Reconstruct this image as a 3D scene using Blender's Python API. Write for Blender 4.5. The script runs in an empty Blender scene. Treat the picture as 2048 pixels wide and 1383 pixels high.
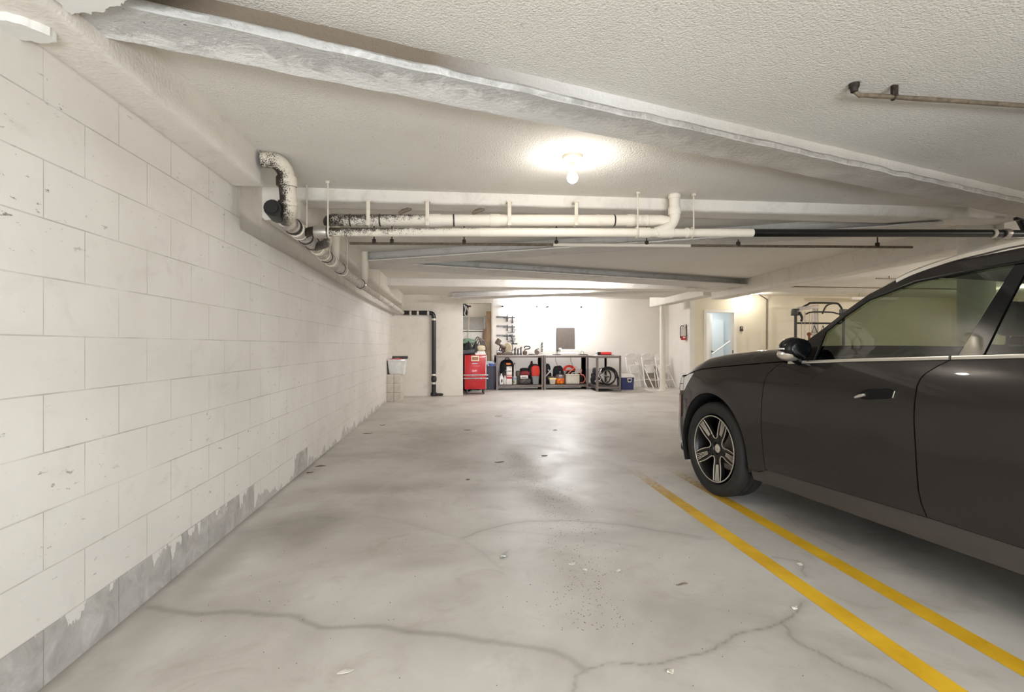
import bpy, bmesh, math, random
import numpy as np
from mathutils import Vector, Matrix, noise
random.seed(7)
SC = bpy.context.scene
COL = SC.collection
PI = math.pi
R = math.radians

# ------------------------------------------------------------------ materials
def lin(c):
    out = []
    for v in c:
        v = v / 255.0
        out.append(v / 12.92 if v <= 0.04045 else ((v + 0.055) / 1.055) ** 2.4)
    return (out[0], out[1], out[2], 1.0)

class NT:
    """small node-tree helper"""
    def __init__(self, name):
        self.m = bpy.data.materials.new(name)
        self.m.use_nodes = True
        self.t = self.m.node_tree
        self.n = self.t.nodes
        self.b = self.n['Principled BSDF']
        self.out = self.n['Material Output']
        self.tc = self.n.new('ShaderNodeTexCoord')
    def link(self, a, b):
        self.t.links.new(a, b)
    def noise(self, scale, detail=4, rough=0.55, vec=None, dist=0.0, stretch=None):
        nd = self.n.new('ShaderNodeTexNoise')
        nd.inputs['Scale'].default_value = scale
        nd.inputs['Detail'].default_value = detail
        nd.inputs['Roughness'].default_value = rough
        nd.inputs['Distortion'].default_value = dist
        v = vec if vec is not None else self.tc.outputs['Object']
        if stretch:
            mp = self.n.new('ShaderNodeMapping')
            mp.inputs['Scale'].default_value = stretch
            self.link(v, mp.inputs['Vector'])
            v = mp.outputs['Vector']
        self.link(v, nd.inputs['Vector'])
        return nd.outputs['Fac']
    def ramp(self, fac, stops, interp='LINEAR'):
        rp = self.n.new('ShaderNodeValToRGB')
        rp.color_ramp.interpolation = interp
        el = rp.color_ramp.elements
        while len(el) < len(stops):
            el.new(0.5)
        for e, (p, c) in zip(el, stops):
            e.position = p
            e.color = c if len(c) == 4 else (c[0], c[1], c[2], 1)
        self.link(fac, rp.inputs['Fac'])
        return rp.outputs['Color']
    def fr(self, fac, a, b, lo=0.0, hi=1.0):
        mr = self.n.new('ShaderNodeMapRange')
        mr.inputs[1].default_value = a; mr.inputs[2].default_value = b
        mr.inputs[3].default_value = lo; mr.inputs[4].default_value = hi
        self.link(fac, mr.inputs[0])
        return mr.outputs[0]
    def mix(self, fac, a, b):
        mx = self.n.new('ShaderNodeMix'); mx.data_type = 'RGBA'
        self.put(fac, mx.inputs[0]); self.put(a, mx.inputs[6]); self.put(b, mx.inputs[7])
        return mx.outputs[2]
    def put(self, v, sock):
        if isinstance(v, bpy.types.NodeSocket):
            self.link(v, sock)
        else:
            sock.default_value = v
    def math(self, op, a, b=0.0, clamp=False):
        m = self.n.new('ShaderNodeMath'); m.operation = op; m.use_clamp = clamp
        self.put(a, m.inputs[0]); self.put(b, m.inputs[1])
        return m.outputs[0]
    def sep(self, which='Object'):
        s = self.n.new('ShaderNodeSeparateXYZ')
        self.link(self.tc.outputs[which], s.inputs[0])
        return s.outputs
    def comb(self, x, y, z):
        c = self.n.new('ShaderNodeCombineXYZ')
        for v, i in ((x, 0), (y, 1), (z, 2)):
            self.put(v, c.inputs[i])
        return c.outputs[0]
    def bump(self, h, strength=0.3, dist=0.01, normal=None):
        b = self.n.new('ShaderNodeBump')
        b.inputs['Strength'].default_value = strength
        b.inputs['Distance'].default_value = dist
        self.link(h, b.inputs['Height'])
        if normal is not None:
            self.link(normal, b.inputs['Normal'])
        return b.outputs['Normal']
    def fin(self, col=None, rough=None, normal=None, metal=None):
        if col is not None: self.put(col, self.b.inputs['Base Color'])
        if rough is not None: self.put(rough, self.b.inputs['Roughness'])
        if normal is not None: self.link(normal, self.b.inputs['Normal'])
        if metal is not None: self.put(metal, self.b.inputs['Metallic'])
        return self.m

def mat(name, c, rough=0.5, metal=0.0, var=0.10, scale=14, bump=0.0, bscale=90, coat=0.0, emit=None, spec=None):
    """plain procedural surface: colour broken up by noise, optional bump"""
    k = NT(name)
    c = lin(c)
    f = k.noise(scale, 4)
    hi = tuple(min(1, v * (1 + var)) for v in c[:3]) + (1,)
    lo = tuple(v * (1 - var) for v in c[:3]) + (1,)
    k.fin(k.ramp(f, [(0.3, lo), (0.7, hi)]), k.fr(f, 0.2, 0.8, max(0, rough - 0.05), min(1, rough + 0.05)), metal=metal)
    if bump:
        k.fin(normal=k.bump(k.noise(bscale, 3), bump, 0.004))
    if coat:
        k.b.inputs['Coat Weight'].default_value = coat
        k.b.inputs['Coat Roughness'].default_value = 0.03
    if spec is not None:
        k.b.inputs['Specular IOR Level'].default_value = spec
    if emit:
        k.b.inputs['Emission Color'].default_value = emit[0]
        k.b.inputs['Emission Strength'].default_value = emit[1]
    return k.m

M = {}
# painted concrete masonry: long-running bond joints, drips and bare bottom course
def block_wall():
    k = NT('painted_block')
    x, y, z = k.sep()
    v = k.comb(k.math('ADD', y, -1.964 + 0.2032 + 40 * 0.4064), k.math('ADD', z, 0.0066), 0.0)
    br = k.n.new('ShaderNodeTexBrick')
    br.offset = 0.5; br.offset_frequency = 2
    br.inputs['Scale'].default_value = 1.0
    br.inputs['Mortar Size'].default_value = 0.0028
    br.inputs['Mortar Smooth'].default_value = 0.35
    br.inputs['Brick Width'].default_value = 0.4064
    br.inputs['Row Height'].default_value = 0.2032
    k.link(v, br.inputs['Vector'])
    mort = br.outputs['Fac']
    patch = k.fr(k.noise(2.8, 4), 0.36, 0.60)
    mj = k.math('MULTIPLY', mort, k.fr(patch, 0, 1, 0.18, 1.0))
    base = k.ramp(k.noise(1.3, 5, 0.6), [(0.3, lin((217, 213, 206))), (0.7, lin((230, 227, 221)))])
    # small chips and scuffs
    chips = k.fr(k.noise(26, 5, 0.7, stretch=(1, 0.55, 1.6)), 0.64, 0.69)
    chips = k.math('MULTIPLY', chips, k.fr(k.noise(1.3, 3), 0.44, 0.60))
    col = k.mix(k.math('MULTIPLY', chips, 0.75), base, lin((92, 86, 78)))
    smud = k.fr(k.noise(3.2, 6, 0.7, dist=0.8, stretch=(1, 0.8, 1.3)), 0.56, 0.78)
    col = k.mix(k.math('MULTIPLY', smud, 0.22), col, lin((150, 138, 122)))
    col = k.mix(k.math('MULTIPLY', mj, 0.46), col, lin((120, 110, 98)))
    # bare bottom course: whole blocks left unpainted near the front, ragged patches further on
    rag = k.noise(7, 4, 0.6, stretch=(1, 1.6, 0.5))
    edge = k.math('ADD', 0.196, k.fr(rag, 0.5, 0.85, 0.0, -0.17))
    inrow = k.math('LESS_THAN', z, edge)
    near = k.math('LESS_THAN', y, 3.87)
    block = k.math('GREATER_THAN', k.noise(0.9, 1, vec=k.comb(0.0, k.math('FLOOR', k.math('DIVIDE', k.math('ADD', y, 0.061), 0.4064)), 3.3)), 0.57)
    low = k.math('LESS_THAN', z, k.fr(k.noise(6, 3, stretch=(1, 1, 0.1)), 0.35, 0.8, -0.02, 0.16))
    far = k.math('MAXIMUM', k.math('MULTIPLY', block, inrow), k.math('MULTIPLY', low, 0.8))
    bare = k.math('MAXIMUM', k.math('MULTIPLY', near, inrow), k.math('MULTIPLY', far, k.math('LESS_THAN', y, 11.0)))
    raw = k.ramp(k.noise(9, 6, 0.65, dist=0.6), [(0.28, lin((150, 146, 142))), (0.55, lin((181, 178, 174))), (0.75, lin((205, 203, 200)))])
    raw = k.mix(k.math('MULTIPLY', mort, 0.6), raw, lin((128, 123, 117)))
    col = k.mix(k.math('MULTIPLY', bare, 0.92), col, raw)
    h = k.math('SUBTRACT', k.math('MULTIPLY', k.noise(120, 4), 0.12), mj)
    h = k.math('SUBTRACT', h, k.math('MULTIPLY', chips, 0.5))
    h = k.math('SUBTRACT', h, k.math('MULTIPLY', bare, 0.25))
    return k.fin(col, 0.62, k.bump(h, 0.45, 0.006))
M['block'] = block_wall()

def plaster(name, c, bump=0.3, scale=60, dirt=0.0, dist=0.006, rough=0.8, c2=None):
    k = NT(name)
    b = lin(c)
    base = k.ramp(k.noise(1.7, 5, 0.6), [(0.3, tuple(v * 0.93 for v in b[:3])), (0.7, b)])
    if dirt:
        d = k.fr(k.noise(5, 6, 0.7, dist=0.8), 0.52, 0.72)
        base = k.mix(k.math('MULTIPLY', d, dirt), base, lin(c2 or (120, 112, 102)))
    f = k.noise(scale, 3, 0.5)
    return k.fin(base, rough, k.bump(f, bump, dist))
def popcorn():
    k = NT('sprayed_ceiling')
    base = k.ramp(k.noise(0.9, 4, 0.6), [(0.3, lin((216, 212, 204))), (0.7, lin((228, 225, 218)))])
    vo = k.n.new('ShaderNodeTexVoronoi'); vo.inputs['Scale'].default_value = 100
    k.link(k.tc.outputs['Object'], vo.inputs['Vector'])
    h = k.math('ADD', k.math('MULTIPLY', vo.outputs['Distance'], -0.8), k.noise(130, 4, 0.6))
    pit = k.fr(k.noise(24, 2), 0.72, 0.76)
    base = k.mix(k.math('MULTIPLY', pit, 0.35), base, lin((140, 130, 116)))
    return k.fin(base, 0.9, k.bump(h, 0.5, 0.008))
M['ceil'] = popcorn()
M['wall'] = plaster('painted_plaster', (226, 222, 214), 0.12, 120, 0.12)
M['stub'] = plaster('painted_concrete', (222, 215, 204), 0.2, 70, 0.15)
M['white'] = plaster('white_wall_paint', (236, 232, 226), 0.08, 140)
M['cream'] = plaster('cream_wall_paint', (232, 224, 204), 0.10, 140)
M['cool'] = plaster('stairwell_paint', (214, 222, 226), 0.06, 140)
M['beam'] = plaster('sprayed_beam', (214, 211, 206), 0.6, 42, 0.45, 0.012, 0.9, (132, 126, 120))
M['edge'] = plaster('edge_beam_paint', (228, 223, 214), 0.4, 60, 0.22, 0.008, 0.85)
def near_beam():
    k = NT('near_beam_coat')
    x, y, z = k.sep()
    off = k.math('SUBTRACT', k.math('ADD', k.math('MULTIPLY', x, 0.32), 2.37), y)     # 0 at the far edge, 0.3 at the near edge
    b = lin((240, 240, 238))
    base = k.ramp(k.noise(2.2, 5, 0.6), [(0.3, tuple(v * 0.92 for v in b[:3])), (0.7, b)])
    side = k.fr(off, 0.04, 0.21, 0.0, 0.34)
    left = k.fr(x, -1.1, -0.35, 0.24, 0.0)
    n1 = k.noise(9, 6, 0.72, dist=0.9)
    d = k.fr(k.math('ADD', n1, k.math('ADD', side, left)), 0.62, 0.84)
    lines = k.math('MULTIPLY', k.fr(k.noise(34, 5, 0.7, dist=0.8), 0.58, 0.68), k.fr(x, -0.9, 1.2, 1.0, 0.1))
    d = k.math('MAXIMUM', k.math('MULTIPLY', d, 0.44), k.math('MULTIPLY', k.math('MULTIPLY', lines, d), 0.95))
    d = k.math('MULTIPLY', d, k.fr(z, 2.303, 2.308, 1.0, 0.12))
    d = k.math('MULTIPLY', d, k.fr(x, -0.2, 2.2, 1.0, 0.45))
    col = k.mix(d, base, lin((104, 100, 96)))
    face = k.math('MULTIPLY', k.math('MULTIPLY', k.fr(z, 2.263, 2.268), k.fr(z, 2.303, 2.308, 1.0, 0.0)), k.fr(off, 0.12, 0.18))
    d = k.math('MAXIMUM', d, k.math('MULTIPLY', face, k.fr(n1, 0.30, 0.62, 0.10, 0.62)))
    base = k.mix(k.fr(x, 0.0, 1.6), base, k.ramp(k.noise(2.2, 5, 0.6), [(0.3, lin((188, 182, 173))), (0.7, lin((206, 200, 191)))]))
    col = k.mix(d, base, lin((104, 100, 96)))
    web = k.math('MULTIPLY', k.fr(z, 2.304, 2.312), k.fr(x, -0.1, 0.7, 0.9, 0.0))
    col = k.mix(web, col, lin((98, 80, 56)))  # shade of the web recess painted in as brown, left half only
    h = k.math('ADD', k.noise(45, 5, 0.65), k.math('MULTIPLY', d, k.noise(24, 4)))
    return k.fin(col, 0.92, k.bump(h, 0.7, 0.012))
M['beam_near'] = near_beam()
M['raw'] = plaster('raw_sprayed_coat', (150, 146, 140), 1.0, 26, 0.9, 0.02, 0.95, (88, 82, 76))
M['skin'] = plaster('plaster_skin', (228, 227, 222), 0.25, 40, 0.15)
M['gap'] = plaster('brown_shaded_web', (150, 132, 108), 0.5, 50, 0.5, 0.01, 0.9, (90, 76, 58))  # brown standing in for the shade inside the web recess
M['columnw'] = plaster('column_paint', (226, 222, 212), 0.15, 90, 0.12)

def floor_mat():
    k = NT('polished_concrete')
    st = k.n.new('ShaderNodeAttribute'); st.attribute_name = 'stain'
    gr = k.n.new('ShaderNodeAttribute'); gr.attribute_name = 'grit'
    cloud = k.noise(0.8, 6, 0.62, dist=0.5)
    base = k.ramp(cloud, [(0.28, lin((173, 167, 159))), (0.5, lin((196, 191, 184))), (0.72, lin((213, 210, 204)))])
    mott = k.fr(k.noise(3.1, 7, 0.68, dist=0.9), 0.54, 0.76)
    base = k.mix(k.math('MULTIPLY', mott, 0.42), base, lin((146, 134, 118)))
    pale = k.fr(k.noise(2.2, 5, 0.6, dist=1.2), 0.60, 0.74)
    base = k.mix(k.math('MULTIPLY', pale, 0.30), base, lin((224, 220, 213)))
    base = k.mix(st.outputs['Fac'], base, lin((98, 88, 76)))
    speck = k.math('MAXIMUM', k.fr(k.noise(62, 2), 0.72, 0.75), k.math('MULTIPLY', gr.outputs['Fac'], k.fr(k.noise(150, 4, 0.7), 0.60, 0.66)))
    base = k.mix(k.math('MULTIPLY', speck, k.math('ADD', 0.12, k.math('MULTIPLY', gr.outputs['Fac'], 0.75))), base, lin((74, 66, 58)))
    rough = k.fr(k.noise(2.4, 6, 0.65, dist=0.7), 0.3, 0.72, 0.40, 0.58)
    rough = k.math('ADD', rough, k.math('MULTIPLY', gr.outputs['Fac'], 0.22))
    hh = k.math('ADD', k.math('MULTIPLY', k.noise(1.6, 4), 1.5), k.math('MULTIPLY', k.noise(40, 4), k.math('ADD', 0.08, k.math('MULTIPLY', gr.outputs['Fac'], 0.9))))
    hh = k.math('SUBTRACT', hh, k.math('MULTIPLY', st.outputs['Fac'], 0.5))
    return k.fin(base, rough, k.bump(hh, 0.22, 0.012))
M['floor'] = floor_mat()

def line_paint():
    k = NT('worn_yellow_paint')
    x, y, z = k.sep('Object')
    wear = k.noise(28, 6, 0.7)
    far = k.fr(y, 3.2, 5.0, 0.0, 0.30)
    keep = k.fr(k.math('SUBTRACT', wear, far), 0.18, 0.36)
    keep = k.math('MULTIPLY', keep, k.fr(y, 3.5, 4.9, 1.0, 0.0))
    c = k.ramp(k.noise(4, 5), [(0.3, lin((208, 160, 26))), (0.7, lin((234, 190, 46)))])
    k.fin(c, 0.55)
    tr = k.n.new('ShaderNodeBsdfTransparent')
    ms = k.n.new('ShaderNodeMixShader')
    k.link(keep, ms.inputs[0]); k.link(tr.outputs[0], ms.inputs[1]); k.link(k.b.outputs[0], ms.inputs[2])
    k.link(ms.outputs[0], k.out.inputs['Surface'])
    return k.m
M['line'] = line_paint()

def overspray(name, under, top, lo, hi, axis=None, a=0, b=1, scale=190, side=(0, 0, 0)):
    """dark pipe with white paint sprayed on from one side; the cover can fade along an axis"""
    k = NT(name)
    f = k.noise(scale, 3, 0.6)
    f = k.math('ADD', f, k.math('MULTIPLY', k.math('SUBTRACT', k.noise(26, 4, 0.65), 0.5), 0.5))
    if any(side):
        s = k.sep('Normal')
        for q in range(3):
            if side[q]: f = k.math('ADD', f, k.math('MULTIPLY', s[q], side[q]))
    if axis is not None:
        thr = k.fr(k.sep()[axis], a, b, hi, lo)
        fac = k.fr(k.math('SUBTRACT', f, thr), -0.03, 0.03)
    else:
        fac = k.fr(f, lo, hi)
    c = k.mix(fac, lin(under), lin(top))
    return k.fin(c, k.fr(fac, 0, 1, 0.35, 0.75), k.bump(k.math('ADD', fac, k.noise(140, 3)), 0.5, 0.004))
M['pipe_speck'] = overspray('speckled_pipe', (52, 44, 36), (224, 217, 203), 0.34, 0.70, 0, -1.0, 0.2, side=(0, -0.10, -0.16))
M['pipe_elbow'] = overspray('half_painted_pipe', (40, 33, 27), (214, 206, 190), 0.53, 0.61, side=(0.30, -0.05, 0.0))
M['pipe_white'] = overspray('painted_pipe', (120, 108, 92), (230, 223, 209), 0.20, 0.34, side=(0, -0.05, -0.10))
M['pipe_grey'] = overspray('dusty_pipe', (128, 118, 108), (206, 199, 190), 0.30, 0.60, scale=40, side=(0.1, 0, 0))
M['black_pipe'] = mat('black_plastic_pipe', (20, 19, 18), 0.38)
M['iron'] = mat('dark_iron', (52, 44, 36), 0.6, 0.3, 0.3, 30, 0.3)
M['rust'] = mat('rusty_conduit', (110, 98, 82), 0.75, 0.2, 0.35, 40, 0.6, 60)
M['band'] = mat('rubber_coupling', (58, 52, 48), 0.5, 0.1)
M['galv'] = mat('galvanised_steel', (176, 170, 162), 0.4, 0.7, 0.15)
M['strap'] = mat('painted_strap', (214, 206, 190), 0.6)
M['porc'] = mat('porcelain', (232, 222, 196), 0.35, coat=0.3)

def emitter(name, c, s):
    k = NT(name)
    k.b.inputs['Base Color'].default_value = (0.9, 0.9, 0.88, 1)
    k.b.inputs['Emission Color'].default_value = lin(c)
    k.b.inputs['Emission Strength'].default_value = s
    n = k.noise(3, 2)
    k.fin(rough=k.fr(n, 0, 1, 0.25, 0.35))
    return k.m

# ------------------------------------------------------------------ geometry
def crom(pts, k=6, closed=False):
    pts = [Vector(p) for p in pts]
    n = len(pts); out = []
    rng = range(n if closed else n - 1)
    for i in rng:
        g = lambda j: pts[j % n] if closed else pts[max(0, min(n - 1, j))]
        p0, p1, p2, p3 = g(i - 1), g(i), g(i + 1), g(i + 2)
        for q in range(k):
            t = q / k
            out.append(0.5 * ((2 * p1) + (p2 - p0) * t + (2 * p0 - 5 * p1 + 4 * p2 - p3) * t * t + (3 * p1 - p0 - 3 * p2 + p3) * t ** 3))
    if not closed: out.append(pts[-1])
    return out

class G:
    def __init__(self):
        self.bm = bmesh.new()
        self.T = Matrix.Identity(4)
    def v(self, p):
        return self.bm.verts.new(self.T @ Vector(p))
    def f(self, vs):
        try: return self.bm.faces.new(vs)
        except ValueError: return None
    def box(self, c, s, bev=0.0, rot=(0, 0, 0), seg=2, taper=None):
        hx, hy, hz = s[0] / 2, s[1] / 2, s[2] / 2
        mt = Matrix.Translation(Vector(c)) @ Matrix.Rotation(rot[2], 4, 'Z') @ Matrix.Rotation(rot[1], 4, 'Y') @ Matrix.Rotation(rot[0], 4, 'X')
        tp = taper or (1, 1)
        pts = []
        for z in (-hz, hz):
            kx, ky = (tp if z > 0 else (1, 1))
            for x, y in ((-hx, -hy), (hx, -hy), (hx, hy), (-hx, hy)):
                pts.append((x * kx, y * ky, z))
        vs = [self.v(mt @ Vector(p)) for p in pts]
        fs = [(3, 2, 1, 0), (4, 5, 6, 7), (0, 1, 5, 4), (1, 2, 6, 5), (2, 3, 7, 6), (3, 0, 4, 7)]
        faces = [self.f([vs[i] for i in q]) for q in fs]
        if bev > 0:
            es = list({e for fc in faces for e in fc.edges})
            bmesh.ops.bevel(self.bm, geom=es, offset=min(bev, min(s) * 0.49), segments=seg, affect='EDGES', profile=0.5)
        return self
    def b2(self, lo, hi, bev=0.0, **kw):
        return self.box([(a + b) / 2 for a, b in zip(lo, hi)], [abs(b - a) for a, b in zip(lo, hi)], bev, **kw)
    def rings(self, rings, closed=True, cap0=True, cap1=True, loop=False):
        vr = [[self.v(p) for p in r] for r in rings]
        n = len(vr[0]); m = len(vr)
        for i in range(m if loop else m - 1):
            a, b = vr[i], vr[(i + 1) % m]
            for j in range(n if closed else n - 1):
                self.f([a[j], a[(j + 1) % n], b[(j + 1) % n], b[j]])
        if closed and not loop:
            if cap0: self.f(list(reversed(vr[0])))
            if cap1: self.f(vr[-1])
        return self
    def tube(self, pts, r, n=10, loop=False, caps=True, sx=1.0):
        pts = [Vector(p) for p in pts]
        m = len(pts)
        rr = r if isinstance(r, (list, tuple)) else [r] * m
        up = None; rings = []
        for i in range(m):
            if loop: d = pts[(i + 1) % m] - pts[i - 1]
            else: d = pts[min(m - 1, i + 1)] - pts[max(0, i - 1)]
            if d.length < 1e-9: d = Vector((0, 0, 1))
            d.normalize()
            if up is None:
                up = Vector((0, 0, 1)) if abs(d.z) < 0.9 else Vector((1, 0, 0))
            up = (up - d * up.dot(d))
            if up.length < 1e-6: up = d.orthogonal()
            up.normalize()
            sd = d.cross(up)
            rings.append([pts[i] + (sd * math.cos(2 * PI * q / n) * sx + up * math.sin(2 * PI * q / n)) * rr[i] for q in range(n)])
        return self.rings(rings, True, caps, caps, loop)
    def cyl(self, a, b, r, r2=None, n=16):
        return self.tube([a, b], [r, r if r2 is None else r2], n)
    def lathe(self, prof, n=20, at=(0, 0, 0), axis='Z', caps=(True, True)):
        q = {'Z': Matrix.Identity(4), 'X': Matrix.Rotation(PI / 2, 4, 'Y'), 'Y': Matrix.Rotation(-PI / 2, 4, 'X')}[axis]
        mt = Matrix.Translation(Vector(at)) @ q
        rings = [[mt @ Vector((max(r, 1e-4) * math.cos(2 * PI * j / n), max(r, 1e-4) * math.sin(2 * PI * j / n), z)) for j in range(n)] for r, z in prof]
        return self.rings(rings, True, caps[0], caps[1])
    def ball(self, c, s, n=14, m=8):
        s = s if isinstance(s, (list, tuple)) else (s, s, s)
        rings = []
        for i in range(m + 1):
            ph = -PI / 2 + PI * i / m
            cr = max(math.cos(ph), 1e-3)
            rings.append([Vector(c) + Vector((s[0] * cr * math.cos(2 * PI * j / n), s[1] * cr * math.sin(2 * PI * j / n), s[2] * math.sin(ph))) for j in range(n)])
        return self.rings(rings)
    def prism(self, poly, d, plane='XZ', at=0.0):
        """polygon in a plane pushed d along the missing axis from `at`"""
        def P(a, b, t):
            return {'XZ': (a, t, b), 'XY': (a, b, t), 'YZ': (t, a, b)}[plane]
        A = [self.v(P(a, b, at)) for a, b in poly]
        B = [self.v(P(a, b, at + d)) for a, b in poly]
        n = len(A)
        self.f(A); self.f(list(reversed(B)))
        for i in range(n):
            self.f([A[i], B[i], B[(i + 1) % n], A[(i + 1) % n]])
        return self
    def jitter(self, amp, scale=8.0, seed=0):
        for v in self.bm.verts:
            p = v.co * scale + Vector((seed, seed * 1.7, 0))
            v.co += Vector((noise.noise(p), noise.noise(p + Vector((31, 0, 0))), noise.noise(p + Vector((0, 57, 0))))) * amp
        return self
    def blob(self, c, s, amp=0.15, scale=6.0, seed=0, n=18, m=12, flat=True):
        """soft lumpy body (bags, cloth), flat underneath"""
        rings = []
        for i in range(m + 1):
            ph = -PI / 2 + PI * i / m
            cr = max(math.cos(ph), 1e-3) ** 0.6
            sn = math.copysign(abs(math.sin(ph)) ** 0.7, math.sin(ph))
            ring = []
            for j in range(n):
                a = 2 * PI * j / n
                ca, sa = math.copysign(abs(math.cos(a)) ** 0.7, math.cos(a)), math.copysign(abs(math.sin(a)) ** 0.7, math.sin(a))
                p = Vector((s[0] * cr * ca, s[1] * cr * sa, s[2] * sn))
                q = Vector((p.x / s[0], p.y / s[1], p.z / s[2])) * scale / 4 + Vector((seed * 3.1, seed, 0))
                k = 1 + amp * noise.noise(q) + amp * 0.5 * noise.noise(q * 2.3)
                p = p * k
                if flat and p.z < -s[2] * 0.98: p.z = -s[2] * 0.98
                ring.append(Vector(c) + p)
            rings.append(ring)
        return self.rings(rings)
    def build(self, name, m, parent=None, ang=35, loc=None, flatshade=False):
        bmesh.ops.recalc_face_normals(self.bm, faces=self.bm.faces[:])
        me = bpy.data.meshes.new(name)
        self.bm.to_mesh(me); self.bm.free()
        if not flatshade:
            me.shade_smooth()
            me.set_sharp_from_angle(angle=R(ang))
        me.materials.append(m)
        o = bpy.data.objects.new(name, me)
        COL.objects.link(o)
        if parent is not None: o.parent = parent
        if loc is not None: o.location = loc
        return o

def tag(o, label, cat, group=None, kind=None):
    o['label'] = label; o['category'] = cat
    if group: o['group'] = group
    if kind: o['kind'] = kind
    return o
def thing(name, label, cat, loc=(0, 0, 0), rz=0.0, group=None, kind=None):
    o = bpy.data.objects.new(name, None)
    o.empty_display_size = 0.1
    COL.objects.link(o)
    o.location = loc; o.rotation_euler = (0, 0, rz)
    return tag(o, label, cat, group, kind)
def struct(g, name, m, label, cat, ang=35):
    return tag(g.build(name, m, None, ang), label, cat, None, 'structure')
def dup(root, loc, rz=None, label=None):
    r = root.copy(); COL.objects.link(r); r.location = loc
    if rz is not None: r.rotation_euler = (0, 0, rz)
    if label: r['label'] = label
    for ch in list(root.children):
        c = ch.copy(); COL.objects.link(c); c.parent = r
        for g2 in list(ch.children):
            d = g2.copy(); COL.objects.link(d); d.parent = c
    return r
# ================================================================== the shell
CZ = 2.39
def build_floor():
    x0, x1, y0, y1, st = -1.41, 3.0, 1.0, 6.6, 0.0125
    nx = int((x1 - x0) / st) + 1; ny = int((y1 - y0) / st) + 1
    xs = np.linspace(x0, x1, nx); ys = np.linspace(y0, y1, ny)
    XX, YY = np.meshgrid(xs, ys)
    P = np.stack([XX.ravel(), YY.ravel()], 1)
    def fbm(p, sc, seed, octv=4):
        out = np.zeros(len(p)); amp = 1.0; tot = 0
        rs = np.random.RandomState(seed)
        for o in range(octv):
            for _ in range(5):
                a = rs.uniform(0, 2 * PI); ph = rs.uniform(0, 2 * PI); fq = sc * rs.uniform(0.7, 1.4)
                out += amp * np.sin(fq * (p[:, 0] * math.cos(a) + p[:, 1] * math.sin(a)) + ph) / 5 ** 0.5
            tot += amp; amp *= 0.55; sc *= 2.1
        return out / tot
    def dist(p, poly):
        d = np.full(len(p), 9.0)
        for (ax, ay), (bx, by) in zip(poly[:-1], poly[1:]):
            vx, vy = bx - ax, by - ay
            L = vx * vx + vy * vy + 1e-9
            t = np.clip(((p[:, 0] - ax) * vx + (p[:, 1] - ay) * vy) / L, 0, 1)
            d = np.minimum(d, np.hypot(p[:, 0] - ax - t * vx, p[:, 1] - ay - t * vy))
        return d
    cracks = {
    'A':[(-1.362, 2.508), (-1.272, 2.476), (-1.11, 2.427), (-0.9, 2.417), (-0.664, 2.343), (-0.542, 2.256), (-0.277, 2.211), (-0.092, 2.141), (0.099, 2.08), (0.251, 2.024), (0.37, 1.967), (0.427, 1.912), (0.468, 1.841)],
    'A2':[(0.468, 1.841), (0.554, 1.858), (0.638, 1.861), (0.715, 1.846), (0.803, 1.855), (0.913, 1.899), (0.997, 1.926), (1.146, 2.002), (1.271, 2.025), (1.388, 2.071), (1.52, 2.157), (1.605, 2.235)],
    'A3':[(1.388, 2.071), (1.354, 1.971), (1.356, 1.9), (1.401, 1.831), (1.429, 1.757), (1.487, 1.67), (1.496, 1.608)],
    'A4':[(0.468, 1.841), (0.425, 1.815), (0.399, 1.731)],
    'B':[(0.045, 3.189), (0.199, 3.32), (0.35, 3.406), (0.517, 3.456), (0.724, 3.443), (0.934, 3.389), (1.131, 3.299), (1.303, 3.178), (1.514, 3.058)],
    'B2':[(0.045, 3.189), (-0.148, 3.359), (-0.326, 3.521), (-0.613, 3.719)],
    'B3':[(0.199, 3.311), (0.448, 3.247), (0.663, 3.153), (0.909, 3.051), (1.077, 2.946)],
    'B4':[(0.045, 3.189), (0.175, 2.908), (0.246, 2.729)],
    'R1':[(2.296, 3.381), (2.226, 3.119), (2.234, 2.951), (2.226, 2.764)],
    'R2':[(1.776, 2.721), (1.871, 2.656), (1.852, 2.567), (1.796, 2.459)],
    'R3':[(1.131, 3.299), (1.321, 3.149), (1.513, 3.016), (1.655, 3.017)]}
    wid = {'A': (0.026, 0.46), 'A2': (0.006, 0.55), 'A3': (0.010, 0.45), 'A4': (0.008, 0.5), 'B': (0.012, 0.42), 'B2': (0.014, 0.22), 'B3': (0.020, 0.18), 'B4': (0.016, 0.2), 'R1': (0.012, 0.4), 'R2': (0.010, 0.45), 'R3': (0.014, 0.3)}
    w1 = fbm(P, 14, 3); w2 = fbm(P, 15, 5)
    Q = P + 0.016 * np.stack([w1, w2], 1)
    stain = np.zeros(len(P))
    for kk, poly in cracks.items():
        d = dist(Q, poly); w, a = wid[kk]
        stain = np.maximum(stain, a * np.exp(-(d / w) ** 2))
        stain = np.maximum(stain, a * 0.38 * np.exp(-(d / (w * 4.5)) ** 2))
    # dark film between the arc and the line below it
    blot = fbm(P, 5, 11, 5)
    def spot(cx, cy, rx, ry, a):
        d = np.hypot((Q[:, 0] - cx) / rx, (Q[:, 1] - cy) / ry) + 0.45 * blot
        return 1.35 * a * np.clip(1.15 - d, 0, 1)
    for q in ((-0.95, 3.55, 0.42, 0.55, 0.38), (-0.55, 4.4, 0.5, 0.22, 0.22), (0.25, 4.3, 0.35, 0.16, 0.2), (-0.2, 2.85, 0.3, 0.1, 0.12), (0.9, 2.2, 0.25, 0.3, 0.14), (2.25, 3.1, 0.3, 0.55, 0.2), (1.75, 3.1, 0.3, 0.5, 0.13), (0.75, 3.15, 0.35, 0.09, 0.16), (-1.25, 2.9, 0.12, 1.6, 0.22), (1.9, 2.2, 0.3, 0.4, 0.1)):
        stain = np.maximum(stain, spot(*q))
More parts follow.
